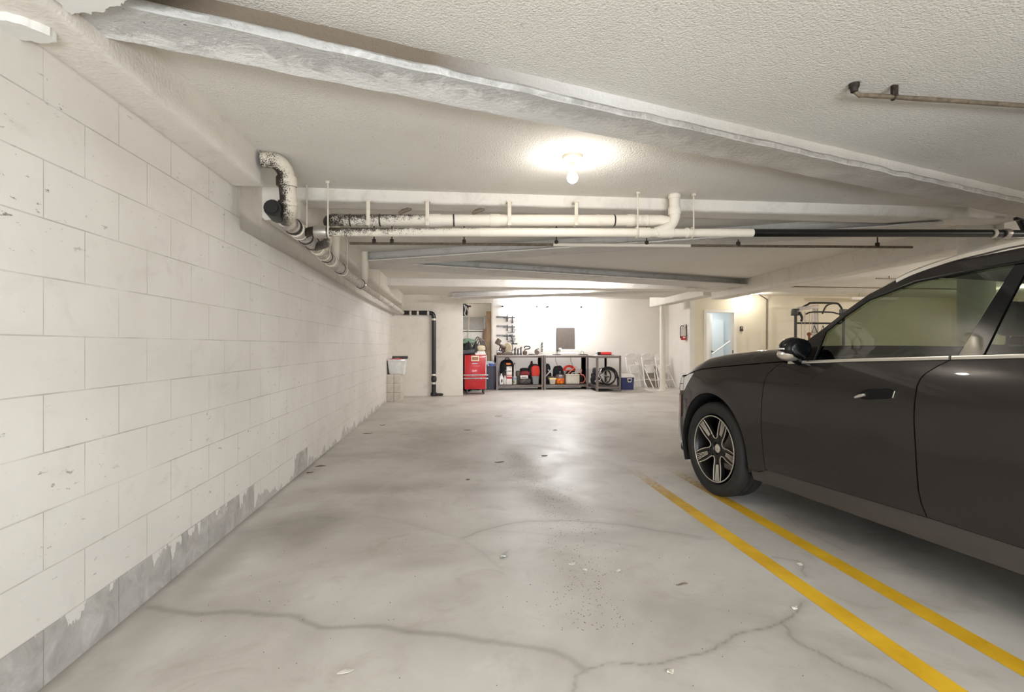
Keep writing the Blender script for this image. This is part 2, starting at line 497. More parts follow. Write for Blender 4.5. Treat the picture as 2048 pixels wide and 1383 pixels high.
    foot = np.clip(1 - (P[:, 0] + 1.41) / (0.05 + 0.03 * w1), 0, 1) * 0.5
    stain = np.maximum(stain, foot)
    g = dist(Q, [(0.66, 6.2), (0.637, 4.972), (0.671, 4.257), (0.768, 3.895), (0.683, 3.005), (0.644, 2.606), (0.719, 2.335), (0.688, 2.1)])
    grit = np.exp(-(g / 0.17) ** 2) * np.clip(0.75 + 0.6 * blot, 0, 1)
    dust = np.clip(0.5 * fbm(P, 3.0, 21, 5) - 0.05, 0, 0.3)
    stain = np.maximum(stain, dust * 0.45)
    edge = np.minimum.reduce([P[:, 1] - y0, y1 - P[:, 1], x1 - P[:, 0]])
    fade = np.clip(edge / 0.5, 0, 1)
    stain = np.clip(stain, 0, 0.8) * fade; grit *= fade
    # outer floor around the fine patch
    ox0, ox1, oy0, oy1 = -1.7, 14.2, -6.3, 16.6
    co = np.zeros((len(P) + 16, 3)); co[:len(P), :2] = P
    ex = [(ox0, oy0), (x0, oy0), (x1, oy0), (ox1, oy0), (ox0, y0), (ox1, y0), (ox0, y1), (ox1, y1), (ox0, oy1), (x0, oy1), (x1, oy1), (ox1, oy1), (x0, y0), (x1, y0), (x0, y1), (x1, y1)]
    for i, e in enumerate(ex): co[len(P) + i, :2] = e
    b = len(P)
    c00, c10, c01, c11 = b + 12, b + 13, b + 14, b + 15
    idx = np.arange(nx * ny).reshape(ny, nx)
    quads = np.stack([idx[:-1, :-1], idx[:-1, 1:], idx[1:, 1:], idx[1:, :-1]], -1).reshape(-1, 4)
    outer = np.array([(b, b + 1, c00, b + 4), (b + 1, b + 2, c10, c00), (b + 2, b + 3, b + 5, c10), (b + 4, c00, c01, b + 6), (c10, b + 5, b + 7, c11), (b + 6, c01, b + 9, b + 8), (c01, c11, b + 10, b + 9), (c11, b + 7, b + 11, b + 10)])
    quads = np.concatenate([quads, outer])
    me = bpy.data.meshes.new('floor')
    me.vertices.add(len(co)); me.vertices.foreach_set('co', co.ravel())
    me.loops.add(quads.size); me.loops.foreach_set('vertex_index', quads.ravel().astype(np.int32))
    me.polygons.add(len(quads)); me.polygons.foreach_set('loop_start', (np.arange(len(quads)) * 4).astype(np.int32))
    me.update(calc_edges=True)
    for nm, arr in (('stain', stain), ('grit', grit)):
        at = me.attributes.new(nm, 'FLOAT', 'POINT')
        at.data.foreach_set('value', np.concatenate([arr, np.zeros(16)]).astype(np.float32))
    me.materials.append(M['floor'])
    o = bpy.data.objects.new('floor', me); COL.objects.link(o)
    return tag(o, 'cracked polished grey concrete garage floor', 'floor', None, 'structure')
build_floor()

for (xa, xb, ya, yb, lb) in ((1.642, 1.742, -3.0, 5.0, 'faded yellow parking line on the concrete, the one clear of the car'),
                             (2.015, 2.115, -3.0, 5.2, 'yellow parking line on the concrete running under the car wheel')):
    g = G()
    n = 60
    g.rings([[(xa, ya + (yb - ya) * i / n, 0.0012), (xb, ya + (yb - ya) * i / n, 0.0012)] for i in range(n + 1)], closed=False)
    struct(g, 'parking_line', M['line'], lb, 'line')

g = G(); g.b2((-1.66, -2.7, -0.02), (-1.41, 3.62, 2.21)); g.b2((-1.66, 3.62, -0.02), (-1.41, 12.42, 1.95)); g.b2((-1.66, -2.7, 2.2), (-1.425, 3.62, 2.6))
struct(g, 'wall_left', M['block'], 'long white painted concrete block wall with a bare bottom course', 'wall', 20)
g = G()
g.b2((-1.70, 3.62, 1.95), (-1.455, 12.42, CZ + 0.02))
struct(g, 'trim_1', M['edge'], 'stained concrete band above the block wall behind the drain pipe', 'wall band')
# ceiling slabs
g = G(); g.b2((-1.9, -2.75, CZ), (5.6, 12.5, CZ + 0.25)); g.b2((5.6, -2.75, CZ), (14.2, 10.9, CZ + 0.25)); g.b2((-1.9, 12.5, 2.54), (5.6, 16.8, CZ + 0.26)); g.b2((5.6, 10.9, 2.54), (14.2, 16.8, CZ + 0.26))
struct(g, 'ceiling', M['ceil'], 'textured off-white sprayed garage ceiling', 'ceiling', 20)
# stub wall
g = G(); g.b2((-1.7, 12.42, -0.02), (0.22, 12.72, 2.6))
struct(g, 'wall_front', M['stub'], 'beige concrete stub wall carrying the black drain pipe', 'wall')
# workshop back wall, recess and returns
g = G(); g.b2((1.10, 14.55, -0.02), (6.25, 14.75, 2.6))
struct(g, 'wall_back', M['white'], 'white workshop back wall above the steel benches', 'wall')
g = G(); g.b2((-0.9, 15.55, -0.02), (1.10, 15.75, 2.6)); g.b2((1.10, 14.75, -0.02), (1.22, 15.75, 2.6)); g.b2((-0.9, 12.72, -0.02), (-0.7, 15.75, 2.6))
struct(g, 'wall_recess', M['stub'], 'plain walls of the storage recess behind the red tool chest', 'wall')
g = G(); g.b2((-0.7, 14.50, 2.37), (1.10, 14.70, 2.6)); g.b2((1.05, 14.50, 0.0), (1.10, 14.76, 2.38))
struct(g, 'trim_2', M['stub'], 'beige opening surround of the storage recess', 'trim')
g = G(); g.b2((6.25, 13.2, -0.02), (6.40, 14.75, 2.6))
struct(g, 'wall_side', M['white'], 'white return wall with the fire extinguisher', 'wall')
# door wall with opening 6.70..7.50 x 2.10
g = G()
g.b2((6.40, 13.2, -0.02), (6.70, 13.35, 2.6)); g.b2((7.50, 13.2, -0.02), (14.0, 13.35, 2.6)); g.b2((6.70, 13.2, 2.09), (7.50, 13.35, 2.6))
struct(g, 'wall_door', M['cream'], 'cream wall with the open doorway and gym rack', 'wall')
g = G(); g.b2((14.0, -2.7, -0.02), (14.2, 13.4, 2.6))
struct(g, 'wall_right', M['cream'], 'cream wall at the far right end of the garage', 'wall')
# rear wall behind the camera with the garage opening
g = G(); g.b2((-1.7, -2.75, -0.02), (-1.2, -2.6, 2.6)); g.b2((5.0, -2.75, -0.02), (14.2, -2.6, 2.6)); g.b2((-1.2, -2.75, 2.33), (5.0, -2.6, 2.6))
struct(g, 'wall_rear', M['wall'], 'rear garage wall around the vehicle entrance', 'wall')
# stairwell behind the door
g = G(); g.b2((6.40, 15.0, -0.02), (8.6, 15.15, 2.6)); g.b2((8.5, 13.35, -0.02), (8.6, 15.0, 2.6)); g.b2((6.40, 14.75, -0.02), (6.46, 15.0, 2.6)); g.b2((7.55, 14.85, 0), (8.10, 15.0, 1.98))
struct(g, 'wall_stair', M['cool'], 'pale blue-grey stairwell walls behind the open door', 'wall')

# ---- edge beam along the left wall, rough sprayed
def sweep(name, m, prof, a, b, z0, label, cat='beam', amp=0.004, seg=120, sc=9, ang=50):
    """profile (offset, height) swept from a to b (xy)"""
    a = Vector((a[0], a[1], 0)); b = Vector((b[0], b[1], 0))
    d = (b - a).normalized(); nrm = Vector((-d.y, d.x, 0))
    fine = []
    for i in range(len(prof)):
        p, q = Vector(prof[i]), Vector(prof[(i + 1) % len(prof)])
        k = max(1, int((q - p).length / 0.03))
        for j in range(k): fine.append(p.lerp(q, j / k))
    g = G()
    g.rings([[a + (b - a) * (i / seg) + nrm * p.x + Vector((0, 0, z0 + p.y)) for p in fine] for i in range(seg + 1)])
    if amp: g.jitter(amp, sc)
    return struct(g, name, m, label, cat, ang)
def flange_prof(w, h, t=0.022, web=0.05, cove=0.05):
    w /= 2
    return [(-w, 0), (w, 0), (w + .004, t * 0.6), (w - 0.01, t), (web + cove, t + 0.006), (web + 0.02, t + 0.03), (web + .01, h - 0.03), (web + cove * 0.9, h), (-web - cove * 0.9, h), (-web - .01, h - 0.03), (-web - 0.02, t + 0.03), (-web - cove, t + 0.006), (-w + 0.01, t), (-w - .004, t * 0.6)]
rect = lambda w, h, r=0.012: [(-w / 2 + r, 0), (w / 2 - r, 0), (w / 2, r), (w / 2, h), (-w / 2, h), (-w / 2, r)]
H0 = 0.13
sweep('ceiling_beam', M['edge'], rect(0.20, 0.19, 0.008), (-1.315, -2.6), (-1.315, 3.50), 2.205, 'painted edge beam under the ceiling along the near left wall', amp=0.0022, seg=160)
sweep('ceiling_beam', M['edge'], rect(0.28, 0.26, 0.02), (-1.315, 4.15), (-1.315, 12.42), 2.14, 'painted edge beam under the ceiling above the far drain pipe', amp=0.004, seg=100)
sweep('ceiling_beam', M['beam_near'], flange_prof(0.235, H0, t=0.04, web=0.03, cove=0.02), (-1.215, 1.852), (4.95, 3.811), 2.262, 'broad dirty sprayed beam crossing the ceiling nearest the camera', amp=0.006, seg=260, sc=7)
sweep('ceiling_beam', M['edge'], rect(0.26, 0.10), (-1.20, 4.26), (5.0, 4.20), 2.298, 'flat ceiling beam behind the cross pipes', amp=0.003)
sweep('ceiling_beam', M['beam'], flange_prof(0.42, H0), (-1.20, 7.10), (4.40, 4.32), 2.265, 'grey sprayed beam slanting from the left wall to the round column', amp=0.004)
sweep('ceiling_beam', M['beam'], flange_prof(0.60, H0), (-1.20, 7.18), (5.2, 9.05), 2.265, 'grey sprayed beam slanting from the left wall towards the far right', amp=0.004)
sweep('ceiling_beam', M['edge'], rect(0.40, 0.14), (-1.20, 9.65), (5.2, 9.65), 2.255, 'flat ceiling beam crossing in the middle distance', amp=0.003)
sweep('ceiling_beam', M['beam'], flange_prof(0.55, H0), (0.0, 12.0), (5.2, 9.35), 2.265, 'grey sprayed beam slanting across in front of the workshop', amp=0.004)
sweep('ceiling_beam', M['edge'], rect(0.30, 0.26, 0.02), (5.15, 4.2), (5.45, 10.2), 2.14, 'painted girder beam running back from the round column', amp=0.003)
sweep('ceiling_beam', M['columnw'], rect(0.30, 0.28, 0.01), (5.35, 10.35), (5.45, 13.6), 2.235, 'white girder beam resting on the slim workshop column', amp=0.001)
# columns
g = G(); g.tube([(4.95, 4.42, -0.01), (4.95, 4.42, 2.33)], 0.14, 28)
struct(g, 'column_1', M['columnw'], 'thick round white column behind the car', 'column')
g = G(); g.tube([(5.46, 13.11, 0.0), (5.46, 13.11, 2.26)], 0.073, 20); g.box((5.46, 13.11, 0.008), (0.26, 0.26, 0.016), 0.004)
struct(g, 'column_2', M['columnw'], 'slim round white column in front of the folding chairs', 'column')
# broken plaster at the beam end (top left)
def ragged(name, m, poly, z0, z1, label, seed=1, amp=0.02):
    pts = []
    for i in range(len(poly)):
        a, b = Vector(poly[i]), Vector(poly[(i + 1) % len(poly)])
        k = max(1, int((b - a).length / 0.006))
        for j in range(k):
            p = a.lerp(b, j / k)
            q = Vector((p.x * 34, p.y * 34, seed))
            pts.append((p.x + amp * noise.noise(q), p.y + amp * noise.noise(q + Vector((9, 9, 9))) + amp * 0.4 * noise.noise(q * 3.1)))
    g = G(); g.prism(pts, z1 - z0, 'XY', z0)
    return struct(g, name, m, label, 'plaster')
ragged('plaster_patch', M['skin'], [(-1.22, 1.20), (-0.55, 1.20), (-0.88, 1.66), (-1.02, 1.72), (-1.11, 1.775), (-1.21, 1.80)], 2.232, 2.262, 'broken white plaster skin hanging from the near beam end', 2)
ragged('plaster_patch', M['skin'], [(-1.415, 1.75), (-1.345, 1.77), (-1.295, 1.83), (-1.30, 1.87), (-1.415, 1.87)], 2.178, 2.214, 'white plaster ledge on top of the near left wall', 5, 0.012)
# doorway parts
d1 = thing('door_1', 'white open door and frame in the cream wall', 'door', (7.10, 13.2, 0), kind='structure')
g = G(); g.b2((-0.46, -0.02, 0), (-0.385, 0.17, 2.15)); g.b2((0.385, -0.02, 0), (0.46, 0.17, 2.15)); g.b2((-0.385, -0.02, 2.075), (0.385, 0.17, 2.15))
g.build('door_frame', M['white'], d1)
g = G(); g.b2((0.0, 0.0, 0.01), (0.79, 0.04, 2.07), 0.004)
lf = g.build('door_leaf', M['white'], d1); lf.location = (-0.39, 0.10, 0); lf.rotation_euler = (0, 0, R(48))
g = G(); g.cyl((0.73, 0.0, 1.02), (0.73, -0.05, 1.02), 0.012); g.cyl((0.745, -0.05, 1.02), (0.61, -0.05, 1.02), 0.010); g.cyl((0.73, 0, 1.02), (0.73, -0.008, 1.02), 0.028)
g.build('door_handle', M['iron'], lf)
g = G(); g.b2((0.38, 0.02, 0.98), (0.386, 0.06, 1.06))
g.build('strike_plate', M['iron'], d1)
hr = thing('handrail', 'white stair handrail sloping up inside the open doorway', 'handrail', (7.1, 14.6, 0))
g = G(); g.cyl((0.40, 0.0, 0.86), (1.36, 0.0, 1.52), 0.024, n=12); g.build('rail', M['white'], hr)
for t in (0.15, 0.8):
    g = G(); g.cyl((0.40 + 0.96 * t, 0.0, 0.86 + 0.66 * t), (0.40 + 0.96 * t, 0.40, 0.83 + 0.66 * t), 0.008); g.build('bracket', M['white'], hr)
# ================================================================== pipes and lamps
def ringband(g, c, d, r, L, n=14):
    d = Vector(d).normalized(); c = Vector(c)
    g.tube([c - d * L / 2, c - d * L * 0.4, c + d * L * 0.4, c + d * L / 2], [r * 0.97, r, r, r * 0.97], n)
# --- left drain
dp = thing('drain_pipe', 'long grey drain pipe with couplings running along the left block wall', 'pipe', (-1.15, 3.70, 0))
O = Vector((-1.15, 3.70, 0))
path = [Vector(p) - O for p in ((-1.15, 3.70, 2.045), (-1.155, 4.25, 2.03), (-1.16, 4.86, 2.00), (-1.165, 5.73, 1.968), (-1.17, 6.85, 1.958))]
def along(t):
    """point on the drain at world Y = t"""
    for a, b in zip(path[:-1], path[1:]):
        if a.y + O.y <= t <= b.y + O.y:
            return a.lerp(b, (t - O.y - a.y) / (b.y - a.y)), (b - a).normalized()
    return path[-1], (path[-1] - path[-2]).normalized()
g = G(); g.tube(path, 0.054, 18); g.build('pipe', M['pipe_grey'], dp)
g = G(); g.tube([path[-1], Vector((-1.19, 12.33, 1.955)) - O], 0.046, 18); g.build('pipe', M['pipe_grey'], dp)
g = G(); g.tube(crom([Vector(p) - O for p in ((-1.20, 3.40, 2.345), (-1.12, 3.42, 2.345), (-1.075, 3.46, 2.30), (-1.07, 3.49, 2.22), (-1.07, 3.52, 2.12), (-1.09, 3.58, 2.06), (-1.15, 3.74, 2.045))], 5), 0.052, 18)
g.build('riser', M['pipe_elbow'], dp)
for c, d, L, r in (((-1.07, 3.485, 2.235), (0, 0.1, -1), 0.06, 0.064), ((-1.075, 3.525, 2.11), (-0.1, 0.25, -1), 0.025, 0.060)):
    g = G(); ringband(g, Vector(c) - O, d, r, L); g.build('hub', M['pipe_elbow'], dp)
g = G(); ringband(g, Vector((-1.165, 3.56, 2.06)) - O, (0.1, -1, 0.05), 0.056, 0.16); ringband(g, Vector((-1.16, 3.485, 2.063)) - O, (0.1, -1, 0.05), 0.040, 0.05)
g.build('cleanout_plug', M['black_pipe'], dp)
for t, mm, L, r in ((3.80, 'galv', 0.05, 0.058), (3.90, 'band', 0.04, 0.062), (3.96, 'strap', 0.02, 0.064), (4.07, 'galv', 0.06, 0.059), (4.22, 'band', 0.02, 0.062), (4.42, 'band', 0.015, 0.061), (4.60, 'pipe_white', 0.06, 0.062), (4.92, 'band', 0.015, 0.060), (5.10, 'pipe_white', 0.05, 0.062), (5.5, 'band', 0.012, 0.060), (6.80, 'galv', 0.10, 0.060), (6.70, 'band', 0.02, 0.062)):
    c, d = along(t); g = G(); ringband(g, c, d, r, L); g.build('coupling', M[mm], dp)
for t in (8.6, 10.1, 11.3):
    g = G(); ringband(g, Vector((-1.17 - 0.02 * (t - 6.85) / 5.5, t, 1.957)) - O, (0, 1, 0), 0.052, 0.06); g.build('coupling', M['galv'], dp)
# branch fittings that sweep up from the drain
g = G(); c, d = along(4.75)
g.tube(crom([c, c + Vector((0.05, -0.10, 0.06)), c + Vector((0.09, -0.20, 0.10)), c + Vector((0.12, -0.36, 0.09))], 5), 0.042, 14); g.build('wye_branch', M['pipe_white'], dp)
g = G(); c, d = along(5.25)
g.tube(crom([c, c + Vector((0.03, -0.10, 0.08)), c + Vector((0.06, -0.22, 0.2)), c + Vector((0.06, -0.24, 0.39))], 5), 0.04, 14); g.build('wye_branch', M['pipe_white'], dp)
g = G(); c = path[-1]
g.tube(crom([c + Vector((0, -0.1, 0)), c + Vector((0.02, -0.02, 0.05)), c + Vector((0.03, 0.0, 0.14)), c + Vector((0.03, 0.0, 0.43))], 5), 0.046, 14); g.build('riser', M['pipe_white'], dp)
for t in (4.05, 4.8, 5.6, 8.1, 9.4, 11.6):
    c, d = along(t) if t < 6.85 else (Vector((-1.18, t, 1.957)) - O, Vector((0, 1, 0)))
    g = G(); g.cyl(c + Vector((0.055, 0, 0.03)), Vector((c.x + 0.055, c.y, CZ)), 0.005, n=6)
    g.tube([c + Vector((0.06 * math.cos(a), 0, 0.06 * math.sin(a))) for a in np.linspace(-PI, PI * 0.3, 14)], 0.005, 6)
    g.build('hanger', M['strap'], dp)
# --- cross pipes in front of the flat beam
zl = lambda x: 2.022 + (x + 0.95) * 0.0225
lp = thing('waste_pipe', 'long lower cross pipe under the ceiling with a black right half', 'pipe', (0, 3.98, 0))
g = G(); g.tube([(-0.95, 0, zl(-0.95)), (0.2, 0, zl(0.2))], 0.033, 16); g.build('pipe', M['pipe_speck'], lp)
g = G(); g.tube([(0.2, 0, zl(0.2)), (2.42, 0, zl(2.42))], 0.034, 16); g.build('pipe', M['pipe_white'], lp)
g = G(); g.tube([(2.42, 0, zl(2.42)), (4.55, 0, zl(4.55)), (5.6, 0.05, zl(5.6))], 0.033, 16); o = g.build('pipe', M['black_pipe'], lp); o['label'] = 'black pipe'
g = G(); ringband(g, (-0.98, 0, zl(-0.95)), (1, 0, 0), 0.047, 0.09); g.build('coupling', M['galv'], lp)
g = G(); g.tube(crom([(-0.95, 0, zl(-0.95)), (-1.05, 0.02, 2.03), (-1.15, 0.16, 2.03)], 5), 0.034, 14); g.build('elbow', M['iron'], lp)
g = G(); g.tube(crom([(-0.93, 0.0, zl(-0.9)), (-0.95, 0.1, 1.99), (-1.0, 0.25, 1.985), (-1.15, 0.5, 2.0)], 5), 0.034, 14); g.build('wye_branch', M['pipe_elbow'], lp)
for x, L in ((1.50, 0.1), (1.68, 0.12), (1.86, 0.02), (4.62, 0.03), (4.75, 0.05), (5.05, 0.05)):
    g = G(); ringband(g, (x, 0, zl(x)), (1, 0, 0.02), 0.041, L); g.build('coupling', M['pipe_white'] if x < 4.7 else M['galv'], lp)
# riser from the ceiling sweeping into the lower pipe
g = G(); g.tube(crom([(1.757, 0.0, CZ + .02), (1.757, 0.0, 2.28), (1.755, 0, 2.20), (1.71, 0.0, 2.13), (1.60, 0.0, zl(1.6))], 6), 0.042, 16); g.build('riser', M['pipe_white'], lp)
for z_, L_ in ((2.255, .06), (2.37, .03)):
    g = G(); ringband(g, (1.757, 0, z_), (0, 0, 1), 0.05, L_); g.build('hub', M['pipe_white'], lp)
for x in (-0.92, 1.44, 1.90):
    g = G(); z = zl(x)
    g.cyl((x, -0.036, z), (x, -0.036, CZ), 0.006, n=8); g.tube([(x, 0.040 * math.cos(a), z + 0.040 * math.sin(a)) for a in np.linspace(PI * 0.1, PI * 1.95, 16)], 0.007, 6); g.box((x, -0.036, CZ - 0.01), (0.03, 0.03, 0.02), 0.004)
    g.build('hanger', M['strap'], lp)
g = G(); g.box((4.96, 0.02, 2.225), (0.07, 0.05, 0.20), 0.01, (0, -0.55, 0)); g.build('brace', M['black_pipe'], lp)
g = G(); g.box((4.92, 0.0, 2.28), (0.16, 0.04, 0.03), 0.006); g.build('bracket', M['black_pipe'], lp)
zu = lambda x: 2.128 + (x + 0.9) * 0.0265
up = thing('waste_pipe', 'upper cross pipe with clips, painted white and ending at the ceiling riser', 'pipe', (0, 4.05, 0))
g = G(); g.tube([(-0.84, 0, zu(-0.84)), (-0.2, 0, zu(-0.2))], 0.044, 18); g.build('pipe', M['pipe_speck'], up)
g = G(); g.tube([(-0.2, 0, zu(-0.2)), (1.66, 0, zu(1.66))], 0.045, 18); g.build('pipe', M['pipe_white'], up)
g = G(); g.tube(crom([(-0.82, 0, zu(-0.82)), (-0.90, 0.01, zu(-0.9) + 0.005), (-0.945, 0.05, 2.13), (-0.955, 0.12, 2.13)], 5), 0.046, 16); g.build('elbow', M['pipe_elbow'], up)
g = G(); g.tube([(1.60, 0, zu(1.6)), (1.66, -0.03, zu(1.66) - 0.005), (1.72, -0.06, 2.17)], 0.042, 14); g.build('wye_branch', M['pipe_white'], up)
for x, L in ((-0.78, 0.012), (-0.56, 0.012), (-0.15, 0.10), (0.0, 0.012), (0.32, 0.08), (1.15, 0.02), (1.28, 0.012), (1.42, 0.07), (1.55, 0.02)):
    g = G(); ringband(g, (x, 0, zu(x)), (1, 0, 0.03), 0.050 if L > 0.02 else 0.0475, L); g.build('coupling', M['pipe_white'] if L > 0.015 else M['band'], up)
for x in (-0.64, -0.20, 0.43, 0.96):
    g = G(); z = zu(x)
    g.b2((x - 0.014, -0.052, z - 0.05), (x + 0.014, -0.047, z + 0.13), 0.001); g.tube([(x, 0.051 * math.cos(a), z + 0.051 * math.sin(a)) for a in np.linspace(PI, 2 * PI, 12)], 0.006, 6); g.box((x, -0.02, z + 0.135), (0.045, 0.07, 0.01), 0.002)
    g.build('hanger', M['strap'], up)
for x, y0 in ((-0.37, -0.02), (0.19, -0.02)):
    g = G(); g.tube([(x - 0.045, y0, zu(x) + 0.045), (x - 0.02, y0, zu(x) + 0.062), (x + 0.02, y0, zu(x) + 0.078), (x + 0.05, y0, zu(x) + 0.082)], [.010, .017, .016, .008], 8); g.build('strap_tail', M['rust'], up)
# --- thin sprinkler lines
sp = thing('sprinkler_pipe', 'thin rusty sprinkler line hung below the cross pipes', 'pipe', (0, 5.24, 0))
ys = lambda x: -0.0775 * x
g = G(); g.tube([(-1.03, ys(-1.03), 2.2), (1.0, ys(1.0), 2.2)], 0.013, 10); g.build('pipe', M['rust'], sp)
g = G(); g.tube([(1.0, ys(1.0), 2.2), (2.4, ys(2.4), 2.2)], 0.017, 10); o = g.build('pipe', M['pipe_white'], sp)
g = G(); g.tube([(2.4, ys(2.4), 2.2), (4.72, ys(4.72), 2.2)], 0.013, 10); g.build('pipe', M['rust'], sp)
for x in (-0.79, -0.614, 0.104, 1.032, 1.951, 2.895, 4.351):
    g = G(); g.box((x, ys(x), 2.22), (0.035, 0.03, 0.05), 0.006); g.cyl((x, ys(x), 2.24), (x, ys(x), CZ), 0.006, n=8); g.build('hanger', M['iron'], sp)
s2 = thing('sprinkler_pipe', 'thin dark sprinkler line on the ceiling above the gym rack', 'pipe', (5.5, 9.2, 0))
g = G(); g.tube([(0.05, 0, 2.305), (4.6, 0.05, 2.305)], 0.012, 8); g.build('pipe', M['rust'], s2)
for x in (0.35, 0.42, 2.9):
    g = G(); g.cyl((x, 0.0, 2.30), (x, 0, CZ), 0.006, n=6); g.box((x, 0, 2.31), (0.03, 0.03, 0.04), 0.005); g.build('hanger', M['iron'], s2)
s3 = thing('sprinkler_pipe', 'short dark pipe with a sprinkler head in the far right ceiling bay', 'pipe', (7.0, 8.2, 0))
g = G(); g.tube([(0.25, 0, 2.345), (2.2, 0.0, 2.345)], 0.011, 8); g.build('pipe', M['rust'], s3)
for x in (.5, 1.6):
    g = G(); g.cyl((x, 0, 2.34), (x, 0, CZ), 0.006, n=6); g.build('hanger', M['iron'], s3)
g = G(); g.cyl((0.9, 0, 2.34), (0.86, 0, 2.29), 0.018, n=8); g.build('sprinkler_head', M['iron'], s3)
g = G(); g.cyl((2.2, 0.0, 2.345), (2.2, 0.0, 2.22), 0.012, n=8); g.build('drop', M['rust'], s3)
cu = thing('conduit', 'corroded conduit stub hung from the ceiling at the upper right', 'conduit', (1.84, 2.205, 2.338))
g = G(); g.tube(crom([(0, 0.0, 0.054), (0.0, -0.002, 0.02), (0.03, 0, 0.0), (0.1, 0, 0), (0.8, 0, -0.004), (1.9, 0, -0.012)], 6), 0.0105, 10); g.jitter(0.0018, 60); g.build('pipe', M['rust'], cu)
g = G(); g.lathe([(0.008, 0.008), (0.015, 0.012), (0.018, 0.030), (0.022, 0.034), (0.023, 0.050), (0.014, 0.053)], 16, (0, 0, 0.0)); g.build('elbow_fitting', M['iron'], cu)
g = G(); g.box((0.20, -0.004, 0.027), (0.030, 0.016, 0.052), 0.003); g.cyl((0.19, -0.01, 0.03), (0.205, -0.01, 0.04), 0.006, n=6); g.tube([(0.20, 0.014 * math.cos(a), 0.014 * math.sin(a)) for a in np.linspace(0, 2 * PI, 13)][:-1], 0.004, 6, loop=True); g.build('clip', M['iron'], cu)
# --- black drain on the stub wall
bd = thing('wall_drain', 'black drain pipe with white clamps turning down the beige stub wall', 'pipe', (-0.464, 12.345, 0))
g = G(); g.tube([(-0.74, 0, 1.955)] + crom([(-0.12, 0, 1.955), (-0.05, 0, 1.945), (-0.01, 0, 1.90), (0, 0, 1.84)], 5) + [(0, 0, 0.0)], 0.05, 18); g.build('pipe', M['black_pipe'], bd)
for p, d in (((-0.54, 0, 1.955), (1, 0, 0)), ((-0.37, 0, 1.955), (1, 0, 0)), ((-0.13, 0, 1.955), (1, 0, 0)), ((0, 0, 1.80), (0, 0, 1)), ((0, 0, 0.50), (0, 0, 1)), ((0, 0, 0.30), (0, 0, 1))):
    g = G(); ringband(g, p, d, 0.056, 0.045); g.build('clamp', M['strap'], bd)
g = G(); ringband(g, (0, 0, 0.40), (0, 0, 1), 0.064, 0.09); g.build('cleanout_tee', M['black_pipe'], bd)
g = G(); g.box((0.0, -0.06, 0.40), (0.06, 0.04, 0.07), 0.01); g.build('cleanout_cover', M['black_pipe'], bd)
g = G(); ringband(g, (0, 0, 0.04), (0, 0, 1), 0.075, 0.08); g.build('floor_collar', M['black_pipe'], bd)
g = G(); g.blob((0.12, 0.02, 0.03), (0.10, 0.035, 0.03), 0.3, 9, 3); tag(g.build('rag', M['iron']), 'dark rag on the floor beside the black drain pipe', 'rag').location = (-0.464, 12.33, 0.0)
# --- lamps
M['bulb1'] = emitter('bulb_glow_warm', (255, 248, 240), 190)
M['bulb2'] = emitter('bulb_glow_door', (255, 248, 236), 320)
M['bulb3'] = emitter('bulb_glow_white', (255, 251, 250), 1900)
M['fill_rear'] = emitter('fill_bulb_rear', (252, 250, 250), 780)
def lamp(loc, label, bm_, group=None):
    t = thing('ceiling_lamp', label, 'lamp', loc, group=group)
    g = G(); g.lathe([(0.066, 0.0), (0.066, -0.006), (0.060, -0.018), (0.045, -0.026), (0.026, -0.030), (0.025, -0.040), (0.021, -0.044)], 28); g.build('lamp_holder', M['porc'], t)
    g = G(); g.lathe([(0.0185, -0.042), (0.0195, -0.048), (0.0185, -0.054), (0.0195, -0.060), (0.0185, -0.066), (0.0195, -0.074), (0.018, -0.09), (0.017, -0.106)], 18); g.build('bulb_neck', M['porc'], t)
    g = G(); g.lathe([(0.016, -0.104), (0.024, -0.114), (0.0315, -0.126), (0.0345, -0.138), (0.033, -0.150), (0.026, -0.162), (0.014, -0.170), (0.0, -0.172)], 20); g.build('bulb', bm_, t)
    return t
lamp((0.755, 3.251, CZ), 'bare glowing bulb in a porcelain holder on the near ceiling', M['bulb1'])
lamp((7.75, 12.75, 2.54), 'bare glowing bulb above the open doorway', M['bulb2'])
lamp((3.08, 13.75, 2.54), 'bright bulb on the workshop ceiling, half hidden by the slanting beam', M['bulb3'])
lamp((3.2, -1.3, CZ), 'added unseen bulb on the ceiling behind the camera', M['fill_rear'])  # added bulb out of view, brightens the near end
M['fill_bay'] = emitter('fill_bulb_bay', (255, 248, 240), 2100)  # for the three added bulbs that fill the right bay
lamp((8.3, 2.2, CZ), 'added unseen bulb on the ceiling beyond the car', M['fill_bay'])
M['fill_recess'] = emitter('fill_bulb_recess', (255, 252, 248), 260)  # added bulb, hidden by the stub wall, to brighten the recess
lamp((-0.25, 15.0, 2.5), 'added unseen bulb inside the recess behind the stub wall', M['fill_recess'])
lamp((11.6, 9.3, CZ), 'added unseen bulb at the far right end of the garage', M['fill_bay'])
lamp((8.6, 7.0, CZ), 'added unseen bulb on the ceiling in the far right bay', M['fill_bay'])
cd = thing('conduit', 'thin conduit running down the cream wall from the bulb', 'conduit', (8.43, 13.18, 0))
g = G(); g.tube([(0, 0, 0.0)] + crom([(0, 0, 2.34), (0, -0.005, 2.40), (-0.03, -0.03, 2.44), (-0.45, -0.35, 2.53)], 5), 0.014, 8); g.build('pipe', M['rust'], cd)
M['batten'] = emitter('fill_batten', (252, 250, 252), 340)  # tubes added out of sight behind beams to fill the middle of the garage
